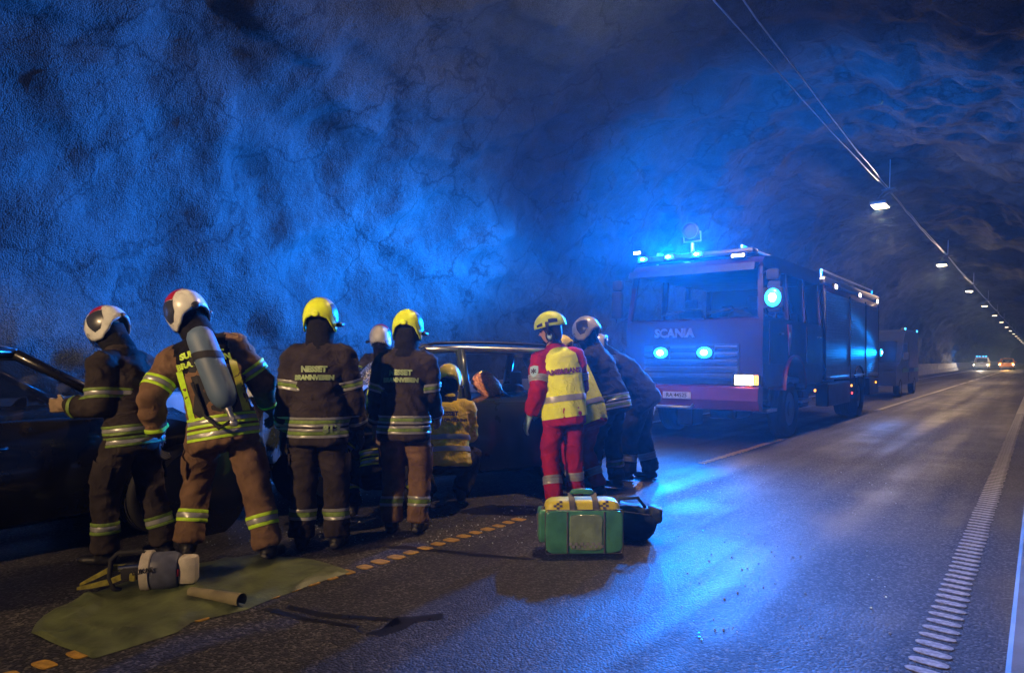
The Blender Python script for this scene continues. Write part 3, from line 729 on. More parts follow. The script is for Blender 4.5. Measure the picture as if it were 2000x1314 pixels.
for a, b in ((.03, .075), (.14, .185)):
    ob('reflective_band', ring_band(kn['jb'], kn['P'], kn['C'], a, b, rmax=.3, n=44), silver_tape, kn['jk'], smooth=True)
# ambulance crew
am = person('paramedic in yellow vest lettered AMBULANSE with yellow helmet and headset', D(1098, 6.62), FACE+RAD(16), None, 1.03,
       pelvis=(.02, 0, .96), lean=.14, roll=-.10, head=(.14, 1.15, -.05), lh=(-.30, .06, .86), rh=(.24, .28, .98), helm='amb', jacket=red_cloth, trousers=red_cloth, glove=glove_blue, hood=False,
       vest=(vest_yellow, ((.02, .075),), -.13, .46), back=None, hair=mat('dark_hair', (.03, .02, .014), .6, bump=.5, bscale=200), lf=(-.10, -.06, 0), rf=(.17, .10, 0), tape=silver_tape, tape2=silver_tape, girth=.95, cuffs=False, curl=(.3, .5))
wrap_text('lettering', 'AMBULANSE', .066, print_purple, am['jk'], am['jb'], am['P']+am['dr']*.30-am['Fv']*.6, am['Rv'], am['dr'], am['Fv'], .004, .02)
# sleeve badge: a shield with a six-armed star
sh, el, wr = am['arms'][-1]; ax = (el-sh).normalized(); out = -am['Rv']*.72-am['Fv']*.69; out = (out-ax*out.dot(ax)).normalized(); sx = ax.cross(out).normalized()
sleeve_b = [c for c in am['body'].children if c.name.startswith('jacket')][0]; sbv = bvh_of(sleeve_b.data)
def badge(name, poly, m, lift):
    bm = NB(); vs = []
    for x, y in poly:
        o = sh+ax*(.16+y)+sx*x+out*.3; h = sbv.ray_cast(o, -out); vs.append(bm.verts.new((h[0] if h[0] is not None else o-out*.2)+out*lift))
    bm.faces.new(vs); bmesh.ops.triangulate(bm, faces=bm.faces); ob(name, bm, m, sleeve_b)
badge('badge', [(-.042, -.05), (0, -.06), (.042, -.05), (.042, .01), (.028, .04), (0, .06), (-.028, .04), (-.042, .01)], glove_blue, .012)
for q in range(3):
    an = q*pi/3; c_, s_ = cos(an), sin(an)
    badge('badge_star', [(x*c_-y*s_, x*s_+y*c_) for x, y in ((-.006, -.028), (.006, -.028), (.006, .028), (-.006, .028))], print_black, .016+.001*q)
person('paramedic in red trousers half hidden behind the paramedic with the lettered vest', D(1150, 7.1), FACE+RAD(55), None, .98,
       pelvis=(0, 0, .92), lean=.45, head=(.3, .2, 0), lh=(-.2, .45, .9), rh=(.2, .45, .85), helm='gold', jacket=red_cloth, trousers=red_cloth, glove=glove_blue, hood=black_cloth,
       vest=(vest_yellow, ((.02, .07),), -.16, .46), lf=(-.08, .1, 0), rf=(.13, -.06, 0), tape=silver_tape, tape2=silver_tape, girth=.95, cuffs=False)
person('firefighter in pale grey helmet stooping to the left with a dark pack', D(1178, 7.45), FACE+RAD(62), 'firefighters at the crash', 1.05,
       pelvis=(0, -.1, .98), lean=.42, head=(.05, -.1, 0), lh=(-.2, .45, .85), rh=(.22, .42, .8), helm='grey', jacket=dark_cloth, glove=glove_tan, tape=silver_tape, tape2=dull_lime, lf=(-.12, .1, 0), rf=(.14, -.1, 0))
pk = person('dark-clad firefighter doubled over with a pale sleeve band beside the truck', D(1246, 8.1), FACE+RAD(70), 'firefighters at the crash', 1.06,
       pelvis=(0, -.05, .96), lean=.72, head=(.5, 0, 0), lh=(-.2, .55, .70), rh=(.12, .50, .62), helm='grey', jacket=dark_cloth, glove=glove_tan, tape=silver_tape, tape2=silver_tape, lf=(-.13, .1, 0), rf=(.15, -.12, 0), girth=1.12, hemb=False, cuffs=False)
# ------------------------------------------------------------------ vehicles
def blue_spot(parent, loc, direction, watts, angle=150, blend=1., col=BLUE, size=.06, flat=.30):
    ld = bpy.data.lights.new('beacon_light', 'SPOT'); ld.energy = watts; ld.color = col; ld.spot_size = RAD(angle); ld.spot_blend = blend; ld.shadow_soft_size = size
    o = bpy.data.objects.new('beacon_light', ld); COL.objects.link(o); o.parent = parent; o.location = loc
    o.rotation_euler = V(direction).to_track_quat('-Z', 'Y').to_euler()
    if flat:      # these lamps throw a wide, low fan of light
        ld.use_nodes = True; t = ld.node_tree; e = t.nodes['Emission']; g = t.nodes.new('ShaderNodeNewGeometry'); s = t.nodes.new('ShaderNodeSeparateXYZ'); t.links.new(g.outputs['Incoming'], s.inputs[0])
        def m(op, a, b=None):
            n = t.nodes.new('ShaderNodeMath'); n.operation = op
            for i, v in enumerate((a, b)):
                if v is None: continue
                if isinstance(v, (int, float)): n.inputs[i].default_value = v
                else: t.links.new(v, n.inputs[i])
            return n.outputs[0]
        q = m('DIVIDE', s.outputs[2], flat); q = m('MULTIPLY', q, q); q = m('MULTIPLY', q, -1.); q = m('EXPONENT', q); q = m('ADD', q, .04)
        t.links.new(q, e.inputs['Strength'])
    return o
RIM_DARK = mat('rim_dark', (.06, .06, .065), .45, .6)
def wheel(parent, loc, r, wd, side, steer=0., spokes=5, rim_m=None, heavy=False):
    """axis along local x; side +1 when the outer face looks to +x"""
    root = None
    bm = NB(); h = wd/2
    prof = [(r*.62, -h*.8), (r*.80, -h), (r*.95, -h*.92), (r, -h*.7)]
    for g in (-.35, 0, .35): prof += [(r, h*(g-.10)), (r-.012, h*(g-.08)), (r-.012, h*(g+.08)), (r, h*(g+.10))]
    prof += [(r, h*.7), (r*.95, h*.92), (r*.80, h), (r*.62, h*.8)]
    rings(bm, [[(q, rr_*cos(2*pi*k/40), rr_*sin(2*pi*k/40)) for k in range(40)] for rr_, q in prof], cap=False); cyl(bm, (-.01, 0, 0), (.01, 0, 0), r*.63, 28); t = ob('wheel', bm, black_rubber, parent, loc, auto=50); t.rotation_euler = (0, 0, steer)
    bm = NB(); rm = rim_m or steel
    if heavy:
        lathe(bm, [(r*.60, h*.75), (r*.60, h*.5), (r*.5, h*.35), (r*.30, h*.6), (r*.26, h*.85), (r*.12, h*.9), (.001, h*.9)], 32)
        for q in range(10):
            an = 2*pi*q/10; cyl(bm, (h*.45, r*.36*cos(an), r*.36*sin(an)), (h*.68, r*.36*cos(an), r*.36*sin(an)), .018, 6)
    else:
        lathe(bm, [(r*.64, h*.86), (r*.60, h*.86), (r*.57, h*.5), (r*.57, h*.3)], 32)
        lathe(bm, [(r*.13, h*.4), (r*.13, h*.78), (r*.10, h*.82), (.001, h*.82)], 16)
        for q in range(spokes):
            an = 2*pi*q/spokes; tube(bm, [(h*.70, r*.08*cos(an), r*.08*sin(an)), (h*.74, r*.36*cos(an), r*.36*sin(an)), (h*.66, r*.60*cos(an), r*.60*sin(an))], [.030, .024, .030], 6)
        lathe(bm, [(r*.34, h*.12), (r*.34, h*.2), (.02, h*.2)], 24)
    if side < 0: bmesh.ops.transform(bm, matrix=MX.Diagonal((-1, 1, 1, 1)), verts=bm.verts)
    ob('rim', bm, rm, t, auto=40); return t

# ---- passenger cars: local y forward, x to the right side of the car
def car(label, cat, loc, rz, paint, crush=0., L=4.25, Wd=1.78, roof=1.50, belt=.98, bonnet=.95, suv=False, rear_door_only=False, lights=None, group=None, front_glass=True, beacons=False, broken=False, plate=True):
    root = empty('parked_car' if not crush else 'crashed_car', loc, rz, label, cat, group)
    hw = Wd/2; yf, yr = L/2, -L/2; WR = .33; wy = (yf-.86, yr+.66)
    def sec(y):
        u = (y-yr)/L
        t = interp([(0, belt-.02), (.04, belt+.02), (.30, belt), (.66, belt-.02), (.71, bonnet+.02), (.90, bonnet-.06), (.97, bonnet-.16), (1, bonnet-.28)], u)
        bwd = hw*interp([(0, .86), (.06, .95), (.25, 1), (.75, 1), (.93, .95), (1, .80)], u)
        zb = interp([(0, .36), (.08, .22), (.9, .22), (1, .28)], u); return t, bwd, zb
    bm = NB(); rr = []
    ys = [yr+L*i/46 for i in range(47)]
    for y in ys:
        t, b, zb = sec(y); half = [(b*.80, zb), (b*.95, zb+.05), (b*.985, zb+.20), (b, .60), (b*.985, t-.14), (b*.94, t-.03), (b*.84, t), (b*.4, t+.025)]
        r = [V((x, y, z)) for x, z in half]+[V((-x, y, z)) for x, z in half[::-1]]
        if crush and y > yf-1.25:
            k = (y-(yf-1.25))/1.25
            r = [p+V((.20*NZ.noise(p*3+V((crush, 0, 0))), -.42*k*k*crush-.18*k*abs(NZ.noise(p*4)), .14*k*NZ.noise(p*5+V((3, crush, 1)))+.06*k)) for p in r]
        rr.append(r)
    rings(bm, rr)
    cut = NB()
    for y in wy: cyl(cut, (-hw-.3, y, .34), (hw+.3, y, .34), WR+.055, 36)
    cme = bpy.data.meshes.new('cut'); bmesh.ops.recalc_face_normals(cut, faces=cut.faces); cut.to_mesh(cme); cut.free(); co = bpy.data.objects.new('cut', cme); COL.objects.link(co)
    me = evaluated(bm, [('BOOLEAN', dict(object=co, operation='DIFFERENCE', solver='EXACT'))]); bpy.data.objects.remove(co)
    body = ob('body', me, paint, root, auto=32); bb = bvh_of(me)
    for y in wy: ob('wheel_well', cyl(NB(), (-hw*.62, y, .36), (hw*.62, y, .36), WR+.04, 24), black_rubber, root)
    for y in wy:
        for s in (-1, 1):
            wheel(root, (s*(hw-.11), y-(.12*crush if y > 0 else 0), WR), WR, .205, s, steer=RAD(9)*crush if y > 0 else 0, rim_m=steel)
    # greenhouse
    ya, yt, yc, yd = yf-1.28, yf-1.98, yr+.55, yr+.20      # screen foot, screen top, rear roof edge, rear window foot
    ybp = (yt+yc)/2+.50; tw = hw*.70; rz_ = roof
    rr = []
    for i in range(13):
        u = i/12; y = yt+(yc-yt)*u; z = rz_-.05*abs(2*u-.8)**2-.02
        rr.append([V((x*tw, y, z+dz)) for x, dz in ((-1.06, -.055), (-1.0, -.012), (-.75, .02), (-.35, .04), (0, .045), (.35, .04), (.75, .02), (1.0, -.012), (1.06, -.055), (.8, -.06), (0, -.04), (-.8, -.06))])
    bm = rings(NB(), rr); rf = ob('roof', bm, paint, root, smooth=True)
    for s in (-1, 1): bm = tube(NB(), [(s*tw*.92, yt+.1-(yt-yc)*i/10-.05, rz_-.0-.03*abs(2*i/10-.8)**2+(.02 if 0 < i < 10 else -.02)) for i in range(11)], .016, 8); ob('roof_rail', bm, dark_metal, rf, smooth=True)
    def side(y): t, b, zb = sec(y); return b*.93
    for s in (-1, 1):
        A0, A1 = V((s*side(ya)*.92, ya+.08, belt-.03)), V((s*tw*1.03, yt, rz_-.06))
        B0, B1 = V((s*side(ybp), ybp, belt-.03)), V((s*tw*1.06, ybp, rz_-.06))
        C0, C1 = V((s*side(yd+.5), yd+.55, belt-.03)), V((s*tw*1.04, yc+.20, rz_-.08))
        D0, D1 = V((s*side(yd)*.9, yd, belt-.03)), V((s*tw, yc, rz_-.09))
        for nm, a, b, r0 in (('pillar', A0, A1, .042), ('pillar', B0, B1, .055), ('pillar', C0, C1, .055), ('pillar', D0, D1, .075)):
            bm = NB(); m_ = a.lerp(b, .5)+V((s*.025, 0, 0)); tube(bm, [a, m_, b], [r0*1.3, r0, r0], 8); ob(nm, bm, paint, root, smooth=True)
        bm = NB(); tube(bm, [A1+V((0, 0, .01)), B1+V((s*.005, 0, .015)), C1+V((0, 0, .01)), D1], [.030, .032, .032, .034], 8); ob('roof_edge', bm, steel if broken else paint, root, smooth=True)
        def pane(nm, q, ins=.02):
            bm = NB(); rows = []
            for i in range(5):
                r = []
                for j in range(5):
                    p = q[0].lerp(q[1], i/4).lerp(q[3].lerp(q[2], i/4), j/4); r.append(p+V((s*.028*sin(pi*j/4), 0, 0)))
                rows.append(r)
            ob(nm, strip(bm, rows), glass if not suv else dark_glass, root, smooth=True)
        if not (broken and s > 0): pane('window', (A0, B0, B1, A1))
        pane('window', (B0, C0, C1, B1)); pane('window', (C0, D0, D1, C1))
        # doors: skins lying a finger proud of the side
        for nm, y0, y1 in (('door', ybp+.015, ya-.10), ('door', yr+.92, ybp-.015)):
            rows = []; nY, nZ = 14, 9
            for i in range(nY+1):
                r = []
                for j in range(nZ+1):
                    z = .27+(belt-.05-.27)*j/nZ; y = y0+(y1-y0)*i/nY
                    if y0 < ybp-.2:     # the rear door follows the wheel arch
                        dz = z-.34; rr_ = WR+.10
                        lim = wy[1]+(math.sqrt(rr_*rr_-dz*dz) if abs(dz) < rr_ else 0)
                        lim2 = max(y0, lim) if z < .34+rr_ else y0-.10*0
                        y = lim2+(y1-lim2)*i/nY
                    h = bb.ray_cast(V((s*2, y, z)), V((-s, 0, 0))); x = h[0].x if h[0] is not None else s*hw
                    r.append(V((x+s*.012, y, z)))
                rows.append(r)
            bm = strip(NB(), rows); ex = bmesh.ops.extrude_face_region(bm, geom=bm.faces[:]); bmesh.ops.translate(bm, vec=(-s*.03, 0, 0), verts=[v for v in ex['geom'] if isinstance(v, bmesh.types.BMVert)])
            d = ob(nm, bm, paint, root, auto=35)
            hy = y0+.20 if y0 < ybp-.2 else y0+.16
            bm = NB(); x = rows[3][6].x; tube(bm, [(x, hy-.08, .80), (x+s*.035, hy-.07, .805), (x+s*.04, hy+.07, .81), (x, hy+.09, .81)], .013, 8); ob('handle', bm, chrome if not suv else dark_metal, d, smooth=True)
        bm = NB(); ball(bm, (s*(hw+.10), ya-.10, belt+.07), (.10, .055, .075)); tube(bm, [(s*hw*.93, ya-.06, belt), (s*(hw+.05), ya-.08, belt+.04)], .025, 6); mi = ob('door_mirror', bm, paint, root, smooth=True)
        bm = NB(); bx_ = V((s*(hw+.10), ya-.157, belt+.07)); box(bm, bx_, (.14, .006, .10), .002); ob('mirror_glass', bm, chrome, mi)
        # lamps
        yy = yf-.20-.25*crush
        bm = NB(); ball(bm, (s*(hw-.22), yy, .70), (.16, .14, .075)); ob('headlight', bm, lights[0] if lights else glass, root, smooth=True)
        bm = NB(); box(bm, (s*(hw-.13), yr+.06, .82), (.14, .14, .26), .03); ob('tail_light', bm, mat('tail_lens', (.25, .01, .01), .2), root, auto=40)
    def screen(nm, q, bulge, crackd=False):
        rows = []
        for i in range(9):
            r = []
            for j in range(7):
                p = q[0].lerp(q[1], i/8).lerp(q[3].lerp(q[2], i/8), j/6); k = 1-(2*i/8-1)**2
                p = p+V((0, bulge*k, .02*k))
                if crackd: p += V((0, .05*NZ.noise(p*5), .05*NZ.noise(p*6+V((2, 0, 0)))))
                r.append(p)
            rows.append(r)
        return ob(nm, strip(NB(), rows), cracked if crackd else glass, root, smooth=not crackd)
    screen('windscreen', (V((-side(ya)*.9, ya+.08, belt-.02)), V((side(ya)*.9, ya+.08, belt-.02)), V((tw*.97, yt, rz_-.04)), V((-tw*.97, yt, rz_-.04))), .10, broken)
    screen('rear_window', (V((-side(yd)*.85, yd, belt)), V((side(yd)*.85, yd, belt)), V((tw*.95, yc, rz_-.07)), V((-tw*.95, yc, rz_-.07))), -.06)
    # inside
    for s in (-.38, .38):
        for y in (ybp+.28, ybp-.78):
            bm = NB(); box(bm, (s, y, .52), (.48, .5, .18), .06); box(bm, (s, y-.26, .84), (.46, .14, .56), .06, MX.Rotation(.2, 3, 'X')); box(bm, (s, y-.34, 1.18), (.24, .10, .18), .04); ob('seat', bm, seat_cloth, root, auto=40)
    bm = NB(); box(bm, (0, ya-.12, .82), (hw*1.7, .40, .26), .08); ob('dashboard', bm, seat_cloth, root, auto=40)
    bm = NB(); lathe(bm, [(.19, -.012), (.205, 0), (.19, .012), (.175, 0), (.19, -.012)], 28, 'z'); bmesh.ops.transform(bm, matrix=MX.Translation((-.38, ya-.42, .92)) @ MX.Rotation(RAD(65), 4, 'X'), verts=bm.verts); tube(bm, [(-.38, ya-.15, .82), (-.38, ya-.42, .92)], .03, 8); ob('steering_wheel', bm, black_rubber, root, smooth=True)
    gg = ob('grille', BX((0, yf-.03-.45*crush, .57), (.92, .02, .2), .008), black_rubber, root)
    for z in (.50, .57, .64): ob('grille_slat', BX((0, yf-.015-.45*crush, z), (.9, .03, .03), .008), dark_metal, gg)
    for c_, s_ in (((0, yf-.05-.35*crush, .36), (Wd*.84, .16, .16)), ((0, yr+.05, .42), (Wd*.84, .16, .20))): ob('bumper', BX(c_, s_, .06), dark_metal, root, auto=40)
    return root
def crack_mat():
    m = bpy.data.materials.new('cracked_glass'); m.use_nodes = True; t = m.node_tree; p = t.nodes['Principled BSDF']
    v = t.nodes.new('ShaderNodeTexVoronoi'); v.feature = 'DISTANCE_TO_EDGE'; v.inputs['Scale'].default_value = 16
    tc = t.nodes.new('ShaderNodeTexCoord'); t.links.new(tc.outputs['Object'], v.inputs['Vector'])
    r = t.nodes.new('ShaderNodeValToRGB'); r.color_ramp.elements[0].position = 0; r.color_ramp.elements[0].color = (1, 1, 1, 1); r.color_ramp.elements[1].position = .05; r.color_ramp.elements[1].color = (.30, .30, .30, 1)
    t.links.new(v.outputs['Distance'], r.inputs[0]); t.links.new(r.outputs[0], p.inputs['Alpha']); t.links.new(r.outputs[0], p.inputs['Base Color']); p.inputs['Roughness'].default_value = .2; return m
cracked = crack_mat()
# car A: front wheel seen near (560, 990), rear wheel near (1085, 965); its front points left
fa, ra = D(572, 6.38), D(1085, 7.52)
ax = (fa-ra).normalized()            # forward
perp = V((ax.y, -ax.x, 0))           # its right hand side
toward = perp if perp.dot(-D(800, 6.5)) > 0 else -perp
ctr = (fa+ra)*.5-toward*.78+(ra-fa).normalized()*.10
rzA = math.atan2(-ax.x, ax.y)
carA = car('dark estate car with shattered windscreen and crumpled front, crew at its doors', 'car', (ctr.x, ctr.y, 0), rzA, car_dark, crush=1., L=4.29, roof=1.58, belt=1.0, broken=True)
# car B: black car at the picture's left, pointing along the road
wB = D(318, 5.62); hdB = YAW-RAD(38)
axB = V((-sin(hdB), cos(hdB), 0)); rtB = V((cos(hdB), sin(hdB), 0))
cB = wB-axB*(2.15-.86-.14)-rtB*.80
carB = car('black car with tinted windows and crumpled front at the edge of the wreck', 'car', (cB.x, cB.y, 0), hdB, car_black, crush=1.2, L=4.3, roof=1.52, belt=1.02, suv=True)

# ---- fire engine, local y from the front (0) backwards (+), +x its side next to the centre line
FT = V((-4.85, 11.35, 0))
ft = empty('fire_engine', FT, 0, 'red fire engine with crew cab, blue beacons lit, parked facing the wreck', 'fire engine')
HWt = 1.25
def fo(name, bm, m, par=None, **k): return ob(name, bm, m, par or ft, **k)
fo('chassis', box(box(NB(), (0, 5.4, .72), (.9, 9.6, .26), .02), (0, 3.4, .62), (2.1, .5, .35), .05), dark_metal)
# cab lower body as a shell of panels
fo('cab_floor', BX((0, 2.1, 1.02), (2.4, 3.5, .12), .03), dark_metal)
fr = NB(); prism(fr, [(.10, .92), (.02, 1.0), (.0, 1.55), (.05, 2.10), (.12, 2.14), (.16, 2.10), (.14, .92)], -1.2, 1.2); fo('front_panel', fr, red_paint, auto=30)
for s in (-1, 1):
    bm = NB(); pl = [(.02, 1.15), (.0, 1.55), (.05, 2.13), (3.9, 2.13), (3.9, .95), (2.45, .95), (2.38, 1.22), (2.05, 1.42), (1.75, 1.47), (1.45, 1.42), (1.12, 1.22), (1.04, .95), (.25, .95)]
    prism(bm, pl, s*1.19, s*1.25); sd_ = fo('cab_side', bm, red_paint)
    bm = NB(); rings(bm, [[(s*x, 1.75+.67*r*cos(t), .88+.62*r*sin(t)) for x, r in ((1.0, .94), (1.30, .94), (1.32, 1.0), (1.0, 1.0))] for t in [pi*i/14 for i in range(15)]], cap=True); fo('wheel_arch', bm, bumper_lit_red, auto=40)
    # pillars
    for y0, y1, z1, wd in ((.06, .24, 2.98, .07), (1.50, 1.50, 3.0, .09), (2.62, 2.62, 3.0, .09), (3.82, 3.82, 3.0, .14)):
        bm = NB(); rings(bm, [[(s*1.25, y-wd/2, z), (s*1.25, y+wd/2, z), (s*1.16, y+wd/2, z), (s*1.16, y-wd/2, z)] if z < 2.5 else [(s*1.19, y-wd/2, z), (s*1.19, y+wd/2, z), (s*1.10, y+wd/2, z), (s*1.10, y-wd/2, z)] for y, z in ((y0+.03, 2.12), (y1, z1))]); fo('pillar', bm, red_paint)
    for y0, y1, y2, y3 in ((.12, 1.44, 1.44, .28), (1.56, 2.56, 2.56, 1.56), (2.68, 3.74, 3.74, 2.68)):
        bm = NB(); strip(bm, [[(s*1.225, y0, 2.13), (s*1.225, y1, 2.13)], [(s*1.165, y3, 2.97), (s*1.165, y2, 2.97)]]); fo('side_window', bm, glass)
    for y0, y1 in ((.32, 1.10), (2.62, 3.70)):
        bm = BX((s*1.262, (y0+y1)/2, 1.70), (.014, y1-y0, .72), .005); d = fo('cab_door', bm, red_paint)
        bm = NB(); tube(bm, [(s*1.27, y1-.28, 1.86), (s*1.30, y1-.26, 1.86), (s*1.30, y1-.10, 1.87), (s*1.27, y1-.08, 1.87)], .014, 8); ob('handle', bm, dark_metal, d)
    fo('step', BX((s*1.12, 2.75, .62), (.25, .7, .06), .01), steel); fo('step', BX((s*1.10, .62, .55), (.25, .55, .06), .01), steel)
    # mirrors
    bm = NB(); tube(bm, [(s*1.2, .14, 2.86), (s*1.46, .02, 2.90), (s*1.46, .02, 2.10), (s*1.24, .12, 2.18)], .018, 6)
    mr = fo('mirror_arm', bm, dark_metal)
    ob('mirror', BX((s*1.44, .02, 2.44), (.22, .13, .52), .05), black_rubber, mr, auto=40); ob('mirror', BX((s*1.42, .02, 2.80), (.22, .13, .2), .05), black_rubber, mr, auto=40)
    # wheels
    wheel(ft, (s*1.07, 1.75, .51), .51, .32, s, heavy=True, rim_m=RIM_DARK); wheel(ft, (s*1.00, 7.55, .51), .51, .56, s, heavy=True, rim_m=RIM_DARK)
    # headlamp group
    hl = fo('headlamp_pod', BX((s*.98, .02, 1.08), (.46, .16, .22), .03), dark_metal, auto=40)
    on = True
    ob('headlamp', BX((s*.97, -.068, 1.08), (.30, .03, .16), .012), head_lens if on else glass, hl, auto=40)
    ob('indicator', BX((s*1.17, -.060, 1.08), (.07, .03, .16), .012), amber_lens if on else mat('amber_off', (.5, .15, .02), .2), hl, auto=40)
fo('cab_back', BX((0, 3.86, 2.0), (2.4, .05, 2.0), .02), red_paint)
bm = NB(); prism(bm, [(.22, 2.97), (.16, 3.05), (.30, 3.16), (.8, 3.22), (3.8, 3.22), (3.9, 3.16), (3.9, 2.97)], -1.2, 1.2); fo('cab_roof', bm, red_paint, auto=40)
bm = NB(); strip(bm, [[(x, .10+.03*abs(x)**2+(z-2.13)*.17-.03, z) for x in (-1.13, -.6, 0, .6, 1.13)] for z in (2.13, 2.55, 2.98)]); fo('windscreen', bm, glass, smooth=True)
bm = NB(); prism(bm, [(-.01, 2.92), (-.10, 2.90), (-.06, 3.02), (.25, 3.06)], -1.15, 1.15); fo('sun_visor', bm, dark_metal)
for s in (-.55, .25):
    bm = NB(); tube(bm, [(s, .03, 2.12), (s+.02, .0, 2.2), (s+.45, .0, 2.26)], .014, 5); tube(bm, [(s+.05, .0, 2.24), (s+.75, .01, 2.30)], .010, 5); fo('wiper', bm, black_rubber)
# bumper, grille
bm = NB(); prism(bm, [(.02, .98), (-.12, .95), (-.14, .74), (-.06, .58), (.10, .55), (.12, .98)], -1.22, 1.22); bp = fo('bumper', bm, bumper_lit_red, auto=30)
ob('number_plate', BX((-.18, -.15, .80), (.52, .02, .12), .004), mat('plate_white', (.6, .6, .6), .5), bp)
place_text('plate_number', 'RA 44525', .095, print_black, bp, MX.Translation((-.18, -.162, .80)) @ MX.Rotation(pi/2, 4, 'X'), .002, .001)
gr = fo('grille', BX((0, -.012, 1.38), (1.75, .03, .62), .01), black_rubber)
for i in range(5): ob('grille_slat', BX((0, -.040, 1.14+i*.12), (1.70, .03, .07), .012), mat('grille_grey', (.035, .035, .04), .4), gr, auto=40)
place_text('brand_lettering', 'SCANIA', .21, mat('letter_grey', (.13, .13, .13), .4), ft, MX.Translation((-.30, .005, 1.88)) @ MX.Rotation(RAD(85), 4, 'X'), .008, .012)
bm = NB(); tube(bm, [(-.95, -.02, .66), (-.95, -.20, .60), (.1, -.22, .60), (.1, -.02, .66)], .028, 8); fo('tow_bar', bm, steel, smooth=True)
fo('under_guard', box(box(NB(), (-.25, .6, .40), (.30, .5, .34), .03), (.35, 1.0, .46), (.5, .8, .2), .05), dark_metal)
# inside the cab
for x in (-.62, .62):
    for y in (1.25, 3.2):
        bm = NB(); box(bm, (x, y, 1.55), (.52, .5, .2), .06); box(bm, (x, y+.27, 2.0), (.5, .14, .75), .06); box(bm, (x, y+.29, 2.48), (.28, .10, .24), .05); fo('seat', bm, seat_cloth, auto=40)
fo('dashboard', BX((0, .45, 2.0), (2.25, .5, .28), .08), seat_cloth, auto=40)
bm = NB(); lathe(bm, [(.21, -.014), (.225, 0), (.21, .014), (.195, 0), (.21, -.014)], 28, 'z'); bmesh.ops.transform(bm, matrix=MX.Translation((.62, .80, 2.15)) @ MX.Rotation(RAD(-40), 4, 'X'), verts=bm.verts); fo('steering_wheel', bm, black_rubber, smooth=True)
# beacons
def beacon(loc, size, m, par=None, face=(0, -1, 0)):
    x, y, z = loc; f = V(face)
    b = fo('beacon', BX(V(loc)-f*-.0+f*-.03, (size[0]+.05, .05, size[1]+.04) if abs(f.y) > .5 else (.05, size[0]+.05, size[1]+.04), .015), black_rubber, par, auto=40)
    bm = NB(); ball(bm, V(loc), (size[0]/2, .03, size[1]/2) if abs(f.y) > .5 else (.03, size[0]/2, size[1]/2), 16, 10); le = ob('beacon_lens', bm, m, b, smooth=True)
    if m is blue_lens:
        bm = NB(); ball(bm, V(loc)+f*.022, (size[0]*.24, .014, size[1]*.24) if abs(f.y) > .5 else (.014, size[0]*.24, size[1]*.24), 12, 8); ob('beacon_core', bm, white_core, le, smooth=True)
    return b
def ray_x(px, y): # x in the engine's frame of pixel column px on the plane at local y
    Y = FT.y+y; u = (px-1000)/FPX; X = Y*(u*CY-SY)/(u*SY+CY); return X-FT.x
lb = fo('light_bar', BX((-.05, .32, 3.26), (2.2, .30, .12), .05), dark_metal, auto=40)
for px in (1256, 1306, 1361):
    x = ray_x(px, .14); b = beacon((x, .14, 3.27), (.17, .085), blue_lens); blue_spot(ft, (x, .06, 3.27), {1256: (-1, -.55, -.02), 1306: (-.3, -1, -.02), 1361: (.0, -1, -.02)}[px], {1256: 5000, 1306: 10500, 1361: 10500}[px], 168)
for x in (-.7, .1, .75):
    beacon((x, .50, 3.27), (.17, .085), blue_lens, None, (0, 1, 0)); blue_spot(ft, (x, .58, 3.28), (.0, 1, .40), 4500, 150, flat=.75)
for px, wx in ((1243, .16), (1440, .26)):
    x = ray_x(px, .1); b = fo('work_light', BX((x, .16, 3.40 if px < 1300 else 3.18), (wx, .06, .07), .01), black_rubber)
    for q in range(4): ob('work_light_lens', BX((x+(q-1.5)*wx*.22, .125, 3.40 if px < 1300 else 3.18), (wx*.16, .02, .045), .004), white_led, b)
for px in (1291, 1376):
    x = ray_x(px, -.08); beacon((x, -.09, 1.54), (.27, .19), blue_lens); blue_spot(ft, (x, -.16, 1.54), (.05, -1, .0), 3800, 150)
beacon((1.44, -.08, 2.42), (.26, .30), blue_lens); blue_spot(ft, (1.44, -.16, 2.42), (.45, -1, -.12), 900, 164)
beacon((1.29, 10.28, 1.62), (.22, .2), blue_lens, None, (1, 0, 0)); blue_spot(ft, (1.40, 10.28, 1.62), (1, -.5, -.05), 700, 170, col=(.002, .24, 1.))
# headlamp beam
for x in (-.97, .97): blue_spot(ft, (x, -.14, 1.08), (.0, -1, -.06), 160, 100, .8, (1, .46, .16), .08, flat=.2)
# searchlight on the roof
bm = NB(); lathe(bm, [(.0, -.08), (.10, -.08), (.14, -.02), (.155, .06), (.145, .065), (.12, .03), (.0, .03)], 28, 'z'); bmesh.ops.transform(bm, matrix=MX.Translation((-.12, .35, 3.72)) @ MX.Rotation(RAD(90), 4, 'X'), verts=bm.verts)
sl = fo('searchlight', bm, dark_metal, auto=40)
bm = NB(); tube(bm, [(-.12, .40, 3.2), (-.12, .40, 3.52)], .035, 10); tube(bm, [(-.28, .37, 3.72), (-.28, .39, 3.55), (.04, .39, 3.55), (.04, .37, 3.72)], .018, 6); ob('searchlight_stand', bm, steel, sl, auto=40)
bm = NB(); lathe(bm, [(.14, 0), (.0, .01)], 24, 'z'); bmesh.ops.transform(bm, matrix=MX.Translation((-.12, .315, 3.72)) @ MX.Rotation(RAD(90), 4, 'X'), verts=bm.verts); ob('searchlight_glass', bm, glass, sl)
for x in (-.9, .7): fo('roof_rail', tube(NB(), [(x, .6, 3.2), (x, .6, 3.42), (x, 3.6, 3.42), (x, 3.6, 3.2)], .02, 6), steel)
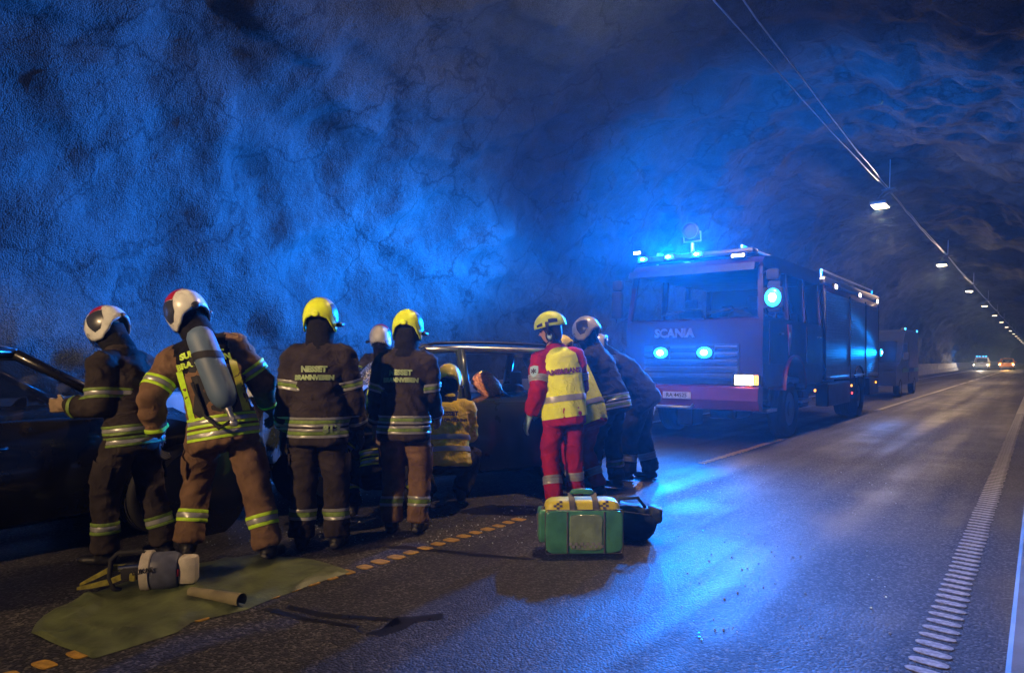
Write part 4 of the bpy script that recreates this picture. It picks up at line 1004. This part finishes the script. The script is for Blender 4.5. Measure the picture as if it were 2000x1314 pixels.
# superstructure
bd = fo('superstructure', BX((0, 7.2, 2.0), (2.44, 6.1, 2.05), .04), red_paint, auto=40)
fo('roof_gallery', BX((0, 7.2, 3.12), (2.5, 6.15, .16), .04), shutter, auto=40)
for s in (-1, 1):
    for y0, y1 in ((4.24, 6.55), (6.63, 8.40), (8.48, 10.20)):
        zb = 1.18 if y0 < 6.6 < y1+.5 and y0 > 6 else .98
        bm = NB(); prof = []
        nsl = 34
        for i in range(nsl+1):
            z = zb+(2.86-zb)*i/nsl; prof += [(0.0, z), (.012, z+.01), (.012, z+.045)]
        rows = [[(s*(1.226+dx), y, z) for dx, z in prof if z < 2.9] for y in (y0, y1)]; strip(bm, rows); sh_ = fo('roller_shutter', bm, shutter)
        bm = NB(); tube(bm, [(s*1.245, y0+.2, zb+.05), (s*1.265, y0+.22, zb+.06), (s*1.265, y1-.22, zb+.06), (s*1.245, y1-.2, zb+.05)], .012, 6); ob('shutter_handle', bm, steel, sh_)
    for y in (4.19, 6.59, 8.44, 10.22): fo('shutter_post', BX((s*1.235, y, 1.95), (.035, .07, 1.95), .006), dark_metal)
    fo('locker', BX((s*1.13, 5.4, .66), (.26, 2.1, .50), .02), red_paint); fo('locker', BX((s*1.13, 9.45, .70), (.26, 1.3, .45), .02), red_paint)
    bm = NB(); rings(bm, [[(s*x, 7.55+.66*r*cos(t), .72+.55*r*sin(t)) for x, r in ((.8, .94), (1.26, .94), (1.27, 1.0), (.8, 1.0))] for t in [pi*i/14 for i in range(15)]]); fo('mudguard', bm, black_rubber, auto=40)
    for y, m_ in ((3.2, amber_lens), (6.55, amber_lens), (9.6, amber_lens), (6.6, red_lens)):
        fo('marker_lamp', BX((s*1.275, y, .80 if m_ is amber_lens else .62), (.02, .09, .05), .006), m_)
    for y in (4.9, 7.4, 9.7):
        b = fo('scene_light', BX((s*1.27, y, 3.02), (.05, .26, .13), .015), black_rubber, auto=40)
        ob('scene_light_lens', BX((s*1.298, y, 3.02), (.014, .17, .085), .004), white_led, b)
for x in (-1.1, 1.1): fo('roof_rail', tube(NB(), [(x, 4.4, 3.18), (x, 4.4, 3.36), (x, 10.0, 3.36), (x, 10.0, 3.18)], .02, 6), steel)
fo('ladder', (lambda b: [tube(b, [(-.2+dx, 4.6, 3.34), (-.2+dx, 9.9, 3.34)], .03, 6) for dx in (-.22, .22)] and [tube(b, [(-.42, 4.8+q*.33, 3.34), (.02, 4.8+q*.33, 3.34)], .014, 6) for q in range(15)] and b)(NB()), steel)
# emblem shield by the wheel arch
bm = NB(); pts = [(0, .0), (.13, .0), (.30, .0), (.32, -.10), (.27, -.28), (.16, -.48), (.08, -.56), (.03, -.30)]
prism(bm, [(1.35+a*.8, 2.05+b) for a, b in pts], 1.266, 1.274); fo('door_flash', bm, mat('flash_red', (.55, .03, .06), .3))
bm = NB(); prism(bm, [(1.46+.045*cos(t)*(1 if i % 2 else .6), 1.86+.06*sin(t)*(1 if i % 2 else .6)) for i, t in enumerate([2*pi*k/16 for k in range(16)])], 1.277, 1.281); fo('emblem', bm, helmet_white)

# ---- ambulance van behind the engine
va = empty('ambulance_van', (-5.2, 28.5, 0), 0, 'ambulance van with blue roof beacon standing behind the fire engine', 'van')
bm = NB(); pr = [(0, .45), (-.02, .95), (.25, 1.15), (1.0, 1.30), (1.75, 2.15), (2.1, 2.45), (2.4, 2.6), (5.7, 2.6), (5.8, 2.4), (5.85, .45)]
rings(bm, [[(x, y, z) for y, z in pr] for x in (-1.0, -.97, .97, 1.0)]); ob('body', bm, mat('van_paint', (.02, .022, .02), .35, 0, .1, 3, coat=.4), va, auto=35)
bm = NB(); strip(bm, [[(-.85, .98, 1.34), (.85, .98, 1.34)], [(-.8, 1.70, 2.14), (.8, 1.70, 2.14)]]); ob('windscreen', bm, dark_glass, va)
for s in (-1, 1):
    ob('side_window', BX((s*1.005, 2.15, 1.75), (.012, .8, .55), .01), dark_glass, va); ob('sliding_door', BX((s*1.006, 3.7, 1.35), (.014, 1.4, 1.6), .01), mat('van_paint', (1, 1, 1)), va)
    ob('side_stripe', BX((s*1.007, 3.6, 1.0), (.012, 4.2, .16), .003), mat('van_green', (.02, .2, .05), .4), va)
    for y in (1.0, 4.6): wheel(va, (s*.9, y, .35), .35, .22, s)
    ob('headlight', BX((s*.75, .03, .95), (.3, .08, .2), .03), glass, va); ob('mirror', BX((s*1.15, 1.35, 1.55), (.2, .1, .3), .03), black_rubber, va)
    for y in (2.2, 5.4):
        b = ob('beacon', BX((s*.93, y, 2.62), (.12, .25, .10), .02), black_rubber, va); bm = NB(); ball(bm, (s*1.0, y, 2.63), (.02, .10, .04)); ob('beacon_lens', bm, blue_lens_dim, b, smooth=True)
blue_spot(va, (1.12, 5.4, 2.6), (1, .2, -.2), 60, 170, col=(.002, .28, 1.))
# ---- far vehicles facing the camera
pc = car('white police car with headlights and blue roof lights on, far down the tunnel', 'car', (-6.3, 112, 0), pi, car_white, lights=(white_led,), roof=1.75, belt=1.05)
bm = BX((0, -.05, 1.84), (1.2, .25, .10), .03); lbp = ob('light_bar', bm, dark_metal, pc)
for x in (-.5, -.2, .2, .5): ob('beacon_lens', BX((x, .09, 1.85), (.2, .04, .07), .01), blue_lens, lbp)
blue_spot(pc, (.9, .6, 1.9), (1, .3, 0), 700, 170, col=(.002, .28, 1.)); blue_spot(pc, (0, 2.35, .7), (0, 1, -.06), 2200, 100, .9, (1, .8, .6), flat=.2)
oc = car('orange recovery car with hazard lamps lit behind the police car', 'car', (-3.7, 118, 0), pi, car_orange, lights=(head_lens,), roof=1.6, belt=1.0)
for s in (-.7, .7): ob('hazard_lamp', BX((s, 2.10, .9), (.3, .05, .12), .02), amber_lens, oc)
blue_spot(oc, (0, 2.35, .9), (0, 1, -.06), 1500, 120, .9, (1, .5, .12), flat=.2)
# ------------------------------------------------------------------ casualty in car A
fw = V((-sin(rzA), cos(rzA), 0))
seatp = V((ctr.x, ctr.y, 0))-fw*1.0+toward*.36
cz = person('casualty with long fair hair slumped on the rear seat of the dark car', (seatp.x, seatp.y, .0), rzA, None, .96, pelvis=(0, 0, .62), lean=.55, head=(.5, 0, -.1), lh=(-.15, .45, .75), rh=(.2, .42, .72),
       lf=(-.12, .42, .28), rf=(.12, .42, .28), helm=None, jacket=navy_cloth, trousers=navy_cloth, glove=skin, bands=False, hood=False, hem=.06, lk=(0, .4, 1), rk=(0, .4, 1))
bm = NB(); HMt = MX.Translation(cz['HC']) @ cz['RH'].to_4x4()
rnd = random.Random(3)
for q in range(120):
    a = rnd.uniform(.5, 2*pi-.5); e = rnd.uniform(.0, 1.45); r = V((sin(a)*cos(e)*.095, cos(a)*cos(e)*.115-.01, sin(e)*.118+.02))
    pts = [V((0, -.01, .138)), r*1.06, V((r.x*1.15, r.y*1.0-.01, r.z-.12)), V((r.x*1.25+rnd.uniform(-.03, .03), r.y+.02, r.z-.22)), V((r.x*1.2+rnd.uniform(-.05, .05), r.y+.05, r.z-.30-rnd.uniform(0, .08)))]
    tube(bm, [HMt @ p for p in pts], [.006, .020, .020, .014, .004], 6)
ob('hair', bm, hair_fair, cz['body'], smooth=True)

# ------------------------------------------------------------------ first-aid bag
gp = G(1140, 1083); bag = empty('first_aid_bag', gp+V((-SY, CY, 0))*.16, YAW+RAD(2), 'green and yellow first aid bag with chequered tape on the asphalt', 'bag')
bag_green = mat('bag_green', (.07, .26, .14), .30, 0, .3, 7, .12, 30, coat=.3)
bag_window = mat('bag_panel', (.22, .31, .17), .26, 0, .3, 9, .25, 25, coat=.4)
bag_yellow = mat('bag_yellow', (.75, .66, .02), .4, 0, .12, 9, .15, 60)
bag_grey = mat('bag_webbing', (.10, .095, .085), .6, 0, .2, 60)
def pillow(cx, cy, cz_, sx, sy, sz, p=5, puff=.0, n=26, seed=0., wr=.004):
    bm = NB(); rows = []
    for j in range(n+1):
        ph = -pi/2+pi*j/n; r = []
        for i in range(2*n):
            th = 2*pi*i/(2*n); f = lambda v, e: math.copysign(abs(v)**e, v); e = 2/p
            x, y, z = f(cos(ph), e)*f(cos(th), e), f(cos(ph), e)*f(sin(th), e), f(sin(ph), e)
            q = V((cx+x*sx/2, cy+y*sy/2, cz_+z*sz/2)); nn = NZ.noise(q*9+V((seed, 0, 0)))+.6*NZ.noise(q*22+V((0, seed, 0)))
            r.append(q+V((x, y, z*.6))*(wr*nn))
        rows.append(r)
    return rings(bm, rows, cap=False)
ob('body', pillow(0, -.02, .195, .56, .22, .38, 7, seed=2), bag_yellow, bag, smooth=True)
fr_ = ob('front_panel', pillow(.0, -.135, .165, .565, .06, .315, 9, seed=5, wr=.006), bag_green, bag, smooth=True)
ob('clear_pocket', pillow(.01, -.165, .165, .24, .022, .255, 10, seed=8, wr=.008), bag_window, fr_, smooth=True)
for x in (-.125, .145): ob('seam', BX((x, -.170, .165), (.012, .008, .30), .003), bag_grey, fr_)
ob('piping', tube(NB(), [(x*.284, -.150, .165+z*.158) for x, z in [(-1, -.9), (-.97, -1), (.97, -1), (1, -.9), (1, .9), (.97, 1), (-.97, 1), (-1, .9), (-1, -.9)]], .005, 6), bag_grey, fr_, smooth=True)
for r_ in range(2):
    for i in range(6): ob('chequer', BX((-.105+i*.042+(r_ % 2)*.021, -.1795, .085-r_*.02), (.0205, .003, .0195)), silver_tape, fr_)
for x0 in (-.19, .15):
    for i, (a, b) in enumerate(((0, 0), (1, 1), (0, 2), (1, 3), (-1, 1))): ob('chequer', BX((x0+a*.022, -.134+b*.004, .335+b*.014), (.021, .004, .016), rot=MX.Rotation(-.3, 3, 'X')), bag_grey, bag)
for x in (-.085, .085):
    bm = NB(); strip(bm, [[(x-.022, y, z), (x+.022, y, z)] for y, z in ((-.145, .32), (-.142, .345), (-.130, .37), (-.10, .395), (-.05, .405), (-.02, .425))]); ob('strap', bm, bag_grey, bag, smooth=True)
bm = NB(); tube(bm, [(-.085, -.02, .42), (-.07, -.02, .432), (0, -.02, .438), (.07, -.02, .432), (.085, -.02, .42)], [.012, .020, .021, .020, .012], 12); ob('handle', bm, bag_green, bag, smooth=True)
ob('side_pocket', pillow(-.295, 0, .19, .07, .2, .25, 5, seed=9), bag_green, bag, smooth=True)
bm = NB(); tube(bm, [(-.285, -.05, .33), (-.33, -.04, .27), (-.325, -.03, .15), (-.31, -.02, .06)], .012, 6); ob('strap', bm, bag_grey, bag, smooth=True)
# dark blue holdall behind it
gp = G(1237, 1062); db = empty('holdall_bag', gp+V((-SY, CY, 0))*.16, YAW-RAD(8), 'slack dark blue holdall lying behind the green first aid bag', 'bag')
bag_navy = mat('bag_navy', (.012, .026, .055), .6, 0, .3, 9, .2, 60)
ob('body', pillow(0, 0, .14, .42, .24, .28, 3.2, seed=12, wr=.03), bag_navy, db, smooth=True)
bm = NB(); tube(bm, [(-.1, -.05, .27), (-.08, -.06, .33), (.06, -.06, .34), (.12, -.04, .26)], .014, 8); ob('handle', bm, bag_navy, db, smooth=True)
ob('end_flap', pillow(.20, -.01, .20, .12, .16, .13, 3, seed=15, wr=.02), bag_navy, db, smooth=True)
bm = NB(); tube(bm, [(-.18, -.10, .22), (-.05, -.13, .24), (.12, -.12, .22), (.2, -.06, .20)], .006, 6); ob('zip', bm, bag_grey, db, smooth=True)

# ------------------------------------------------------------------ battery rescue tool
gp = G(290, 1163); tool = empty('rescue_spreader', gp+V((-SY, CY, 0))*.10, YAW+RAD(10), 'white and grey battery rescue spreader lying on the green tarpaulin', 'tool')
tl_white = mat('tool_white', (.55, .50, .42), .4, 0, .15, 20); tl_grey = mat('tool_grey', (.10, .11, .16), .4, 0, .2, 20); tl_yellow = mat('tool_yellow', (.30, .27, .04), .5, 0, .4, 30); tl_red = mat('tool_red', (.5, .03, .03), .4)
bm = NB(); lathe(bm, [(.05, -.02), (.105, 0), (.115, .03), (.115, .16), (.10, .19), (.03, .20)], 28); bmesh.ops.transform(bm, matrix=MX.Translation((-.06, 0, .118)) @ MX.Diagonal((1, .8, 1.02, 1)), verts=bm.verts); tb_ = ob('motor_housing', bm, tl_grey, tool, auto=40)
bm = NB(); lathe(bm, [(.108, -.02), (.124, -.015), (.124, .035), (.108, .04)], 28); bmesh.ops.transform(bm, matrix=MX.Translation((-.06, 0, .124)) @ MX.Diagonal((1, .82, 1., 1)), verts=bm.verts); hs = ob('housing_ring', bm, tl_white, tool, auto=40)
place_text('brand_lettering', 'LUKAS', .04, print_black, hs, MX.Translation((-.05, -.104, .15)) @ MX.Rotation(pi/2, 4, 'X') @ MX.Rotation(RAD(8), 4, 'Z'), .001, .002)
ob('battery', BX((.185, -.01, .125), (.11, .10, .17), .025), tl_white, tool, auto=40); ob('battery_clip', BX((.125, -.062, .12), (.035, .02, .045), .006), tl_red, tool)
bm = NB(); tube(bm, [(-.06, -.02, .235), (-.12, -.01, .245), (-.22, .0, .24), (-.26, 0, .20), (-.265, -.02, .10), (-.24, -.02, .03), (-.20, -.01, .015)], .015, 8); ob('carry_handle', bm, black_rubber, tool, smooth=True)
bm = NB(); box(bm, (-.13, -.02, .13), (.12, .10, .09), .02); ob('gear_block', bm, black_rubber, tool, auto=40)
bm = NB(); cyl(bm, (-.2, -.05, .16), (-.08, -.05, .165), .017, 12); ob('hydraulic_rod', bm, chrome, tool, auto=40)
ob('pivot_block', BX((-.115, -.075, .11), (.03, .02, .045), .004), tl_yellow, tool)
for s in (-1, 1):
    bm = NB(); rings(bm, [[V((x, .0+s*.02+t*.5, z+h)) for h, t in ((-hh, -.02), (hh, -.02), (hh, .02), (-hh, .02))] for x, z, hh in ((-.17, .13+s*.02, .018), (-.26, .11+s*.035, .018), (-.36, .075+s*.02, .014), (-.44, .05+s*.006, .008))]); ob('spreader_arm', bm, tl_yellow, tool, auto=30)

# ------------------------------------------------------------------ tarpaulin, stains, line, hose
tarp_m = mat('tarpaulin', (.095, .115, .04), .5, 0, .5, 6, .3, 30)
near = [(60, 1238), (120, 1262), (185, 1288), (250, 1268), (345, 1236), (375, 1216), (475, 1192), (545, 1165), (600, 1145), (690, 1118)]
far = [(72, 1215), (105, 1192), (150, 1172), (205, 1150), (270, 1128), (335, 1108), (440, 1092), (500, 1088), (580, 1088), (648, 1103)]
rows = []
for i in range(55):
    u = i/54*(len(near)-1); a = int(min(u, len(near)-2)); t = u-a
    n_ = G(*near[a]).lerp(G(*near[a+1]), t); f_ = G(*far[a]).lerp(G(*far[a+1]), t); r = []
    for j in range(27):
        p = n_.lerp(f_, j/26); h = .012+.010*NZ.noise(p*5)+.030*max(0, 1-abs(NZ.noise(p*1.9+V((3, 1, 0))))*7)+.012*max(0, 1-abs(NZ.noise(p*4.3))*5)
        p.x += .02*NZ.noise(p*3+V((0, 7, 0))); p.y += .02*NZ.noise(p*3+V((9, 0, 0)))
        e = min(i/2, (54-i)/2, j/2, (26-j)/2, 1); p.z = .004+max(0, h)*e; r.append(p)
    rows.append(r)
bm = strip(NB(), rows); ob('tarpaulin', bm, tarp_m, smooth=True, label='creased olive green tarpaulin spread on the road under the rescue tool', cat='tarpaulin')
# rolled-back corner of a second sheet
a, b = G(372, 1168), G(472, 1190); bm = NB(); dirv = (b-a).normalized(); sx = V((dirv.y, -dirv.x, 0)); rr = []
for i in range(12):
    u = i/11; c = a.lerp(b, u)+V((0, 0, .0)); R_ = .026+.012*u; row = []
    for j in range(15):
        an = -.6+4.6*j/14; row.append(c+sx*(R_*cos(an))+V((0, 0, R_+.012+R_*sin(an)+.004)))
    rows_ = row; rr.append(row)
strip(bm, rr); ob('rolled_sheet', bm, mat('sheet_cream', (.24, .21, .12), .5, 0, .3, 8, .2, 40), smooth=True, label='cream plastic sheet with its edge rolled up beside the rescue tool', cat='sheet')
stain_m = mat('oil_wet', (.012, .011, .011), .30, 0, .3, 20, alpha=.72)
def stain(pts, z, label):
    n = len(pts); c = sum((G(*p) for p in pts), V((0, 0, 0)))/n; bm = NB(); vs = []
    for i in range(n*6):
        a = G(*pts[i//6]); b = G(*pts[(i//6+1) % n]); p = a.lerp(b, (i % 6)/6); d = (p-c); p = p+d*(.10*NZ.noise(p*14)); p.z = z; vs.append(bm.verts.new(p))
    bmesh.ops.triangulate(bm, faces=[bm.faces.new(vs)]); ob('oil_stain', bm, stain_m, label=label, cat='stain', group='fluid stains on the asphalt')
stain([(712, 1238), (745, 1242), (790, 1228), (812, 1215), (868, 1208), (866, 1198), (800, 1205), (775, 1204), (785, 1218), (745, 1228)], .004, 'dark wet forked stain on the road in front of the tarpaulin')
stain([(520, 1185), (600, 1205), (700, 1222), (712, 1238), (690, 1225), (590, 1212), (515, 1192)], .003, 'thin dark trickle running from the tarpaulin edge')
stain([(560, 1180), (640, 1198), (760, 1206), (790, 1212), (740, 1212), (630, 1206), (555, 1187)], .0035, 'second thin trickle running into the forked stain')
stain([(740, 1068), (790, 1064), (850, 1072), (950, 1082), (1040, 1090), (1042, 1094), (940, 1087), (850, 1077), (780, 1072)], .003, 'long dark crack-like trickle from the boots to the green bag')
stain([(880, 1000), (960, 985), (1040, 992), (1030, 1004), (950, 1006)], .003, 'dark patch of fluid below the dark car door')
# white line from the engine to the ground
bm = NB(); p0, p1 = FT+V((-.55, -.16, .85)), G(1252, 893); pts = []
for i in range(24):
    u = i/23; p = p0.lerp(p1, u); p.z = .012+(.85-.012)*(1-u)**1.0-.22*4*u*(1-u)*(1-u)+.0; pts.append(p)
e_ = p1; pts += [e_+V((-.2, -.1, 0)), e_+V((-.5, -.05, 0)), e_+V((-.8, -.3, 0))]
for p in pts[-4:]: p.z = .012
tube(bm, pts, .012, 6); ob('hose_line', bm, mat('hose_white', (.5, .48, .46), .5), smooth=True, label='thin pale hose line hanging from the engine bumper to the road', cat='hose')
# glass crumbs round the wrecks
bm = NB(); rnd = random.Random(5)
for q in range(900):
    if q < 500: p = D(rnd.uniform(300, 1060), rnd.uniform(5.2, 7.2))
    else: p = G(rnd.uniform(1300, 1750), rnd.uniform(900, 1250))
    if q >= 500 and rnd.random() > .35: continue
    s_ = rnd.uniform(.003, .008); a = rnd.uniform(0, 3)
    box(bm, (p.x, p.y, s_*.5+.001), (s_*1.4, s_, s_), 0, MX.Rotation(a, 3, 'Z'))
ob('glass_crumbs', bm, mat('glass_crumb', (.5, .55, .55), .05, spec=.9), label='crumbs of broken glass scattered on the road', cat='broken glass', kind='stuff')

# ------------------------------------------------------------------ haze
hm = bpy.data.materials.new('haze'); hm.use_nodes = True; t = hm.node_tree; t.nodes.remove(t.nodes['Principled BSDF'])
pv = t.nodes.new('ShaderNodeVolumePrincipled'); pv.inputs['Color'].default_value = (.48, .74, 1, 1); pv.inputs['Density'].default_value = HAZE; pv.inputs['Anisotropy'].default_value = .72
t.links.new(pv.outputs[0], [n for n in t.nodes if n.type == 'OUTPUT_MATERIAL'][0].inputs['Volume'])
ob('haze', BX((-3.6, 152, 4.2), (24, 372, 10.4)), hm, kind='stuff')
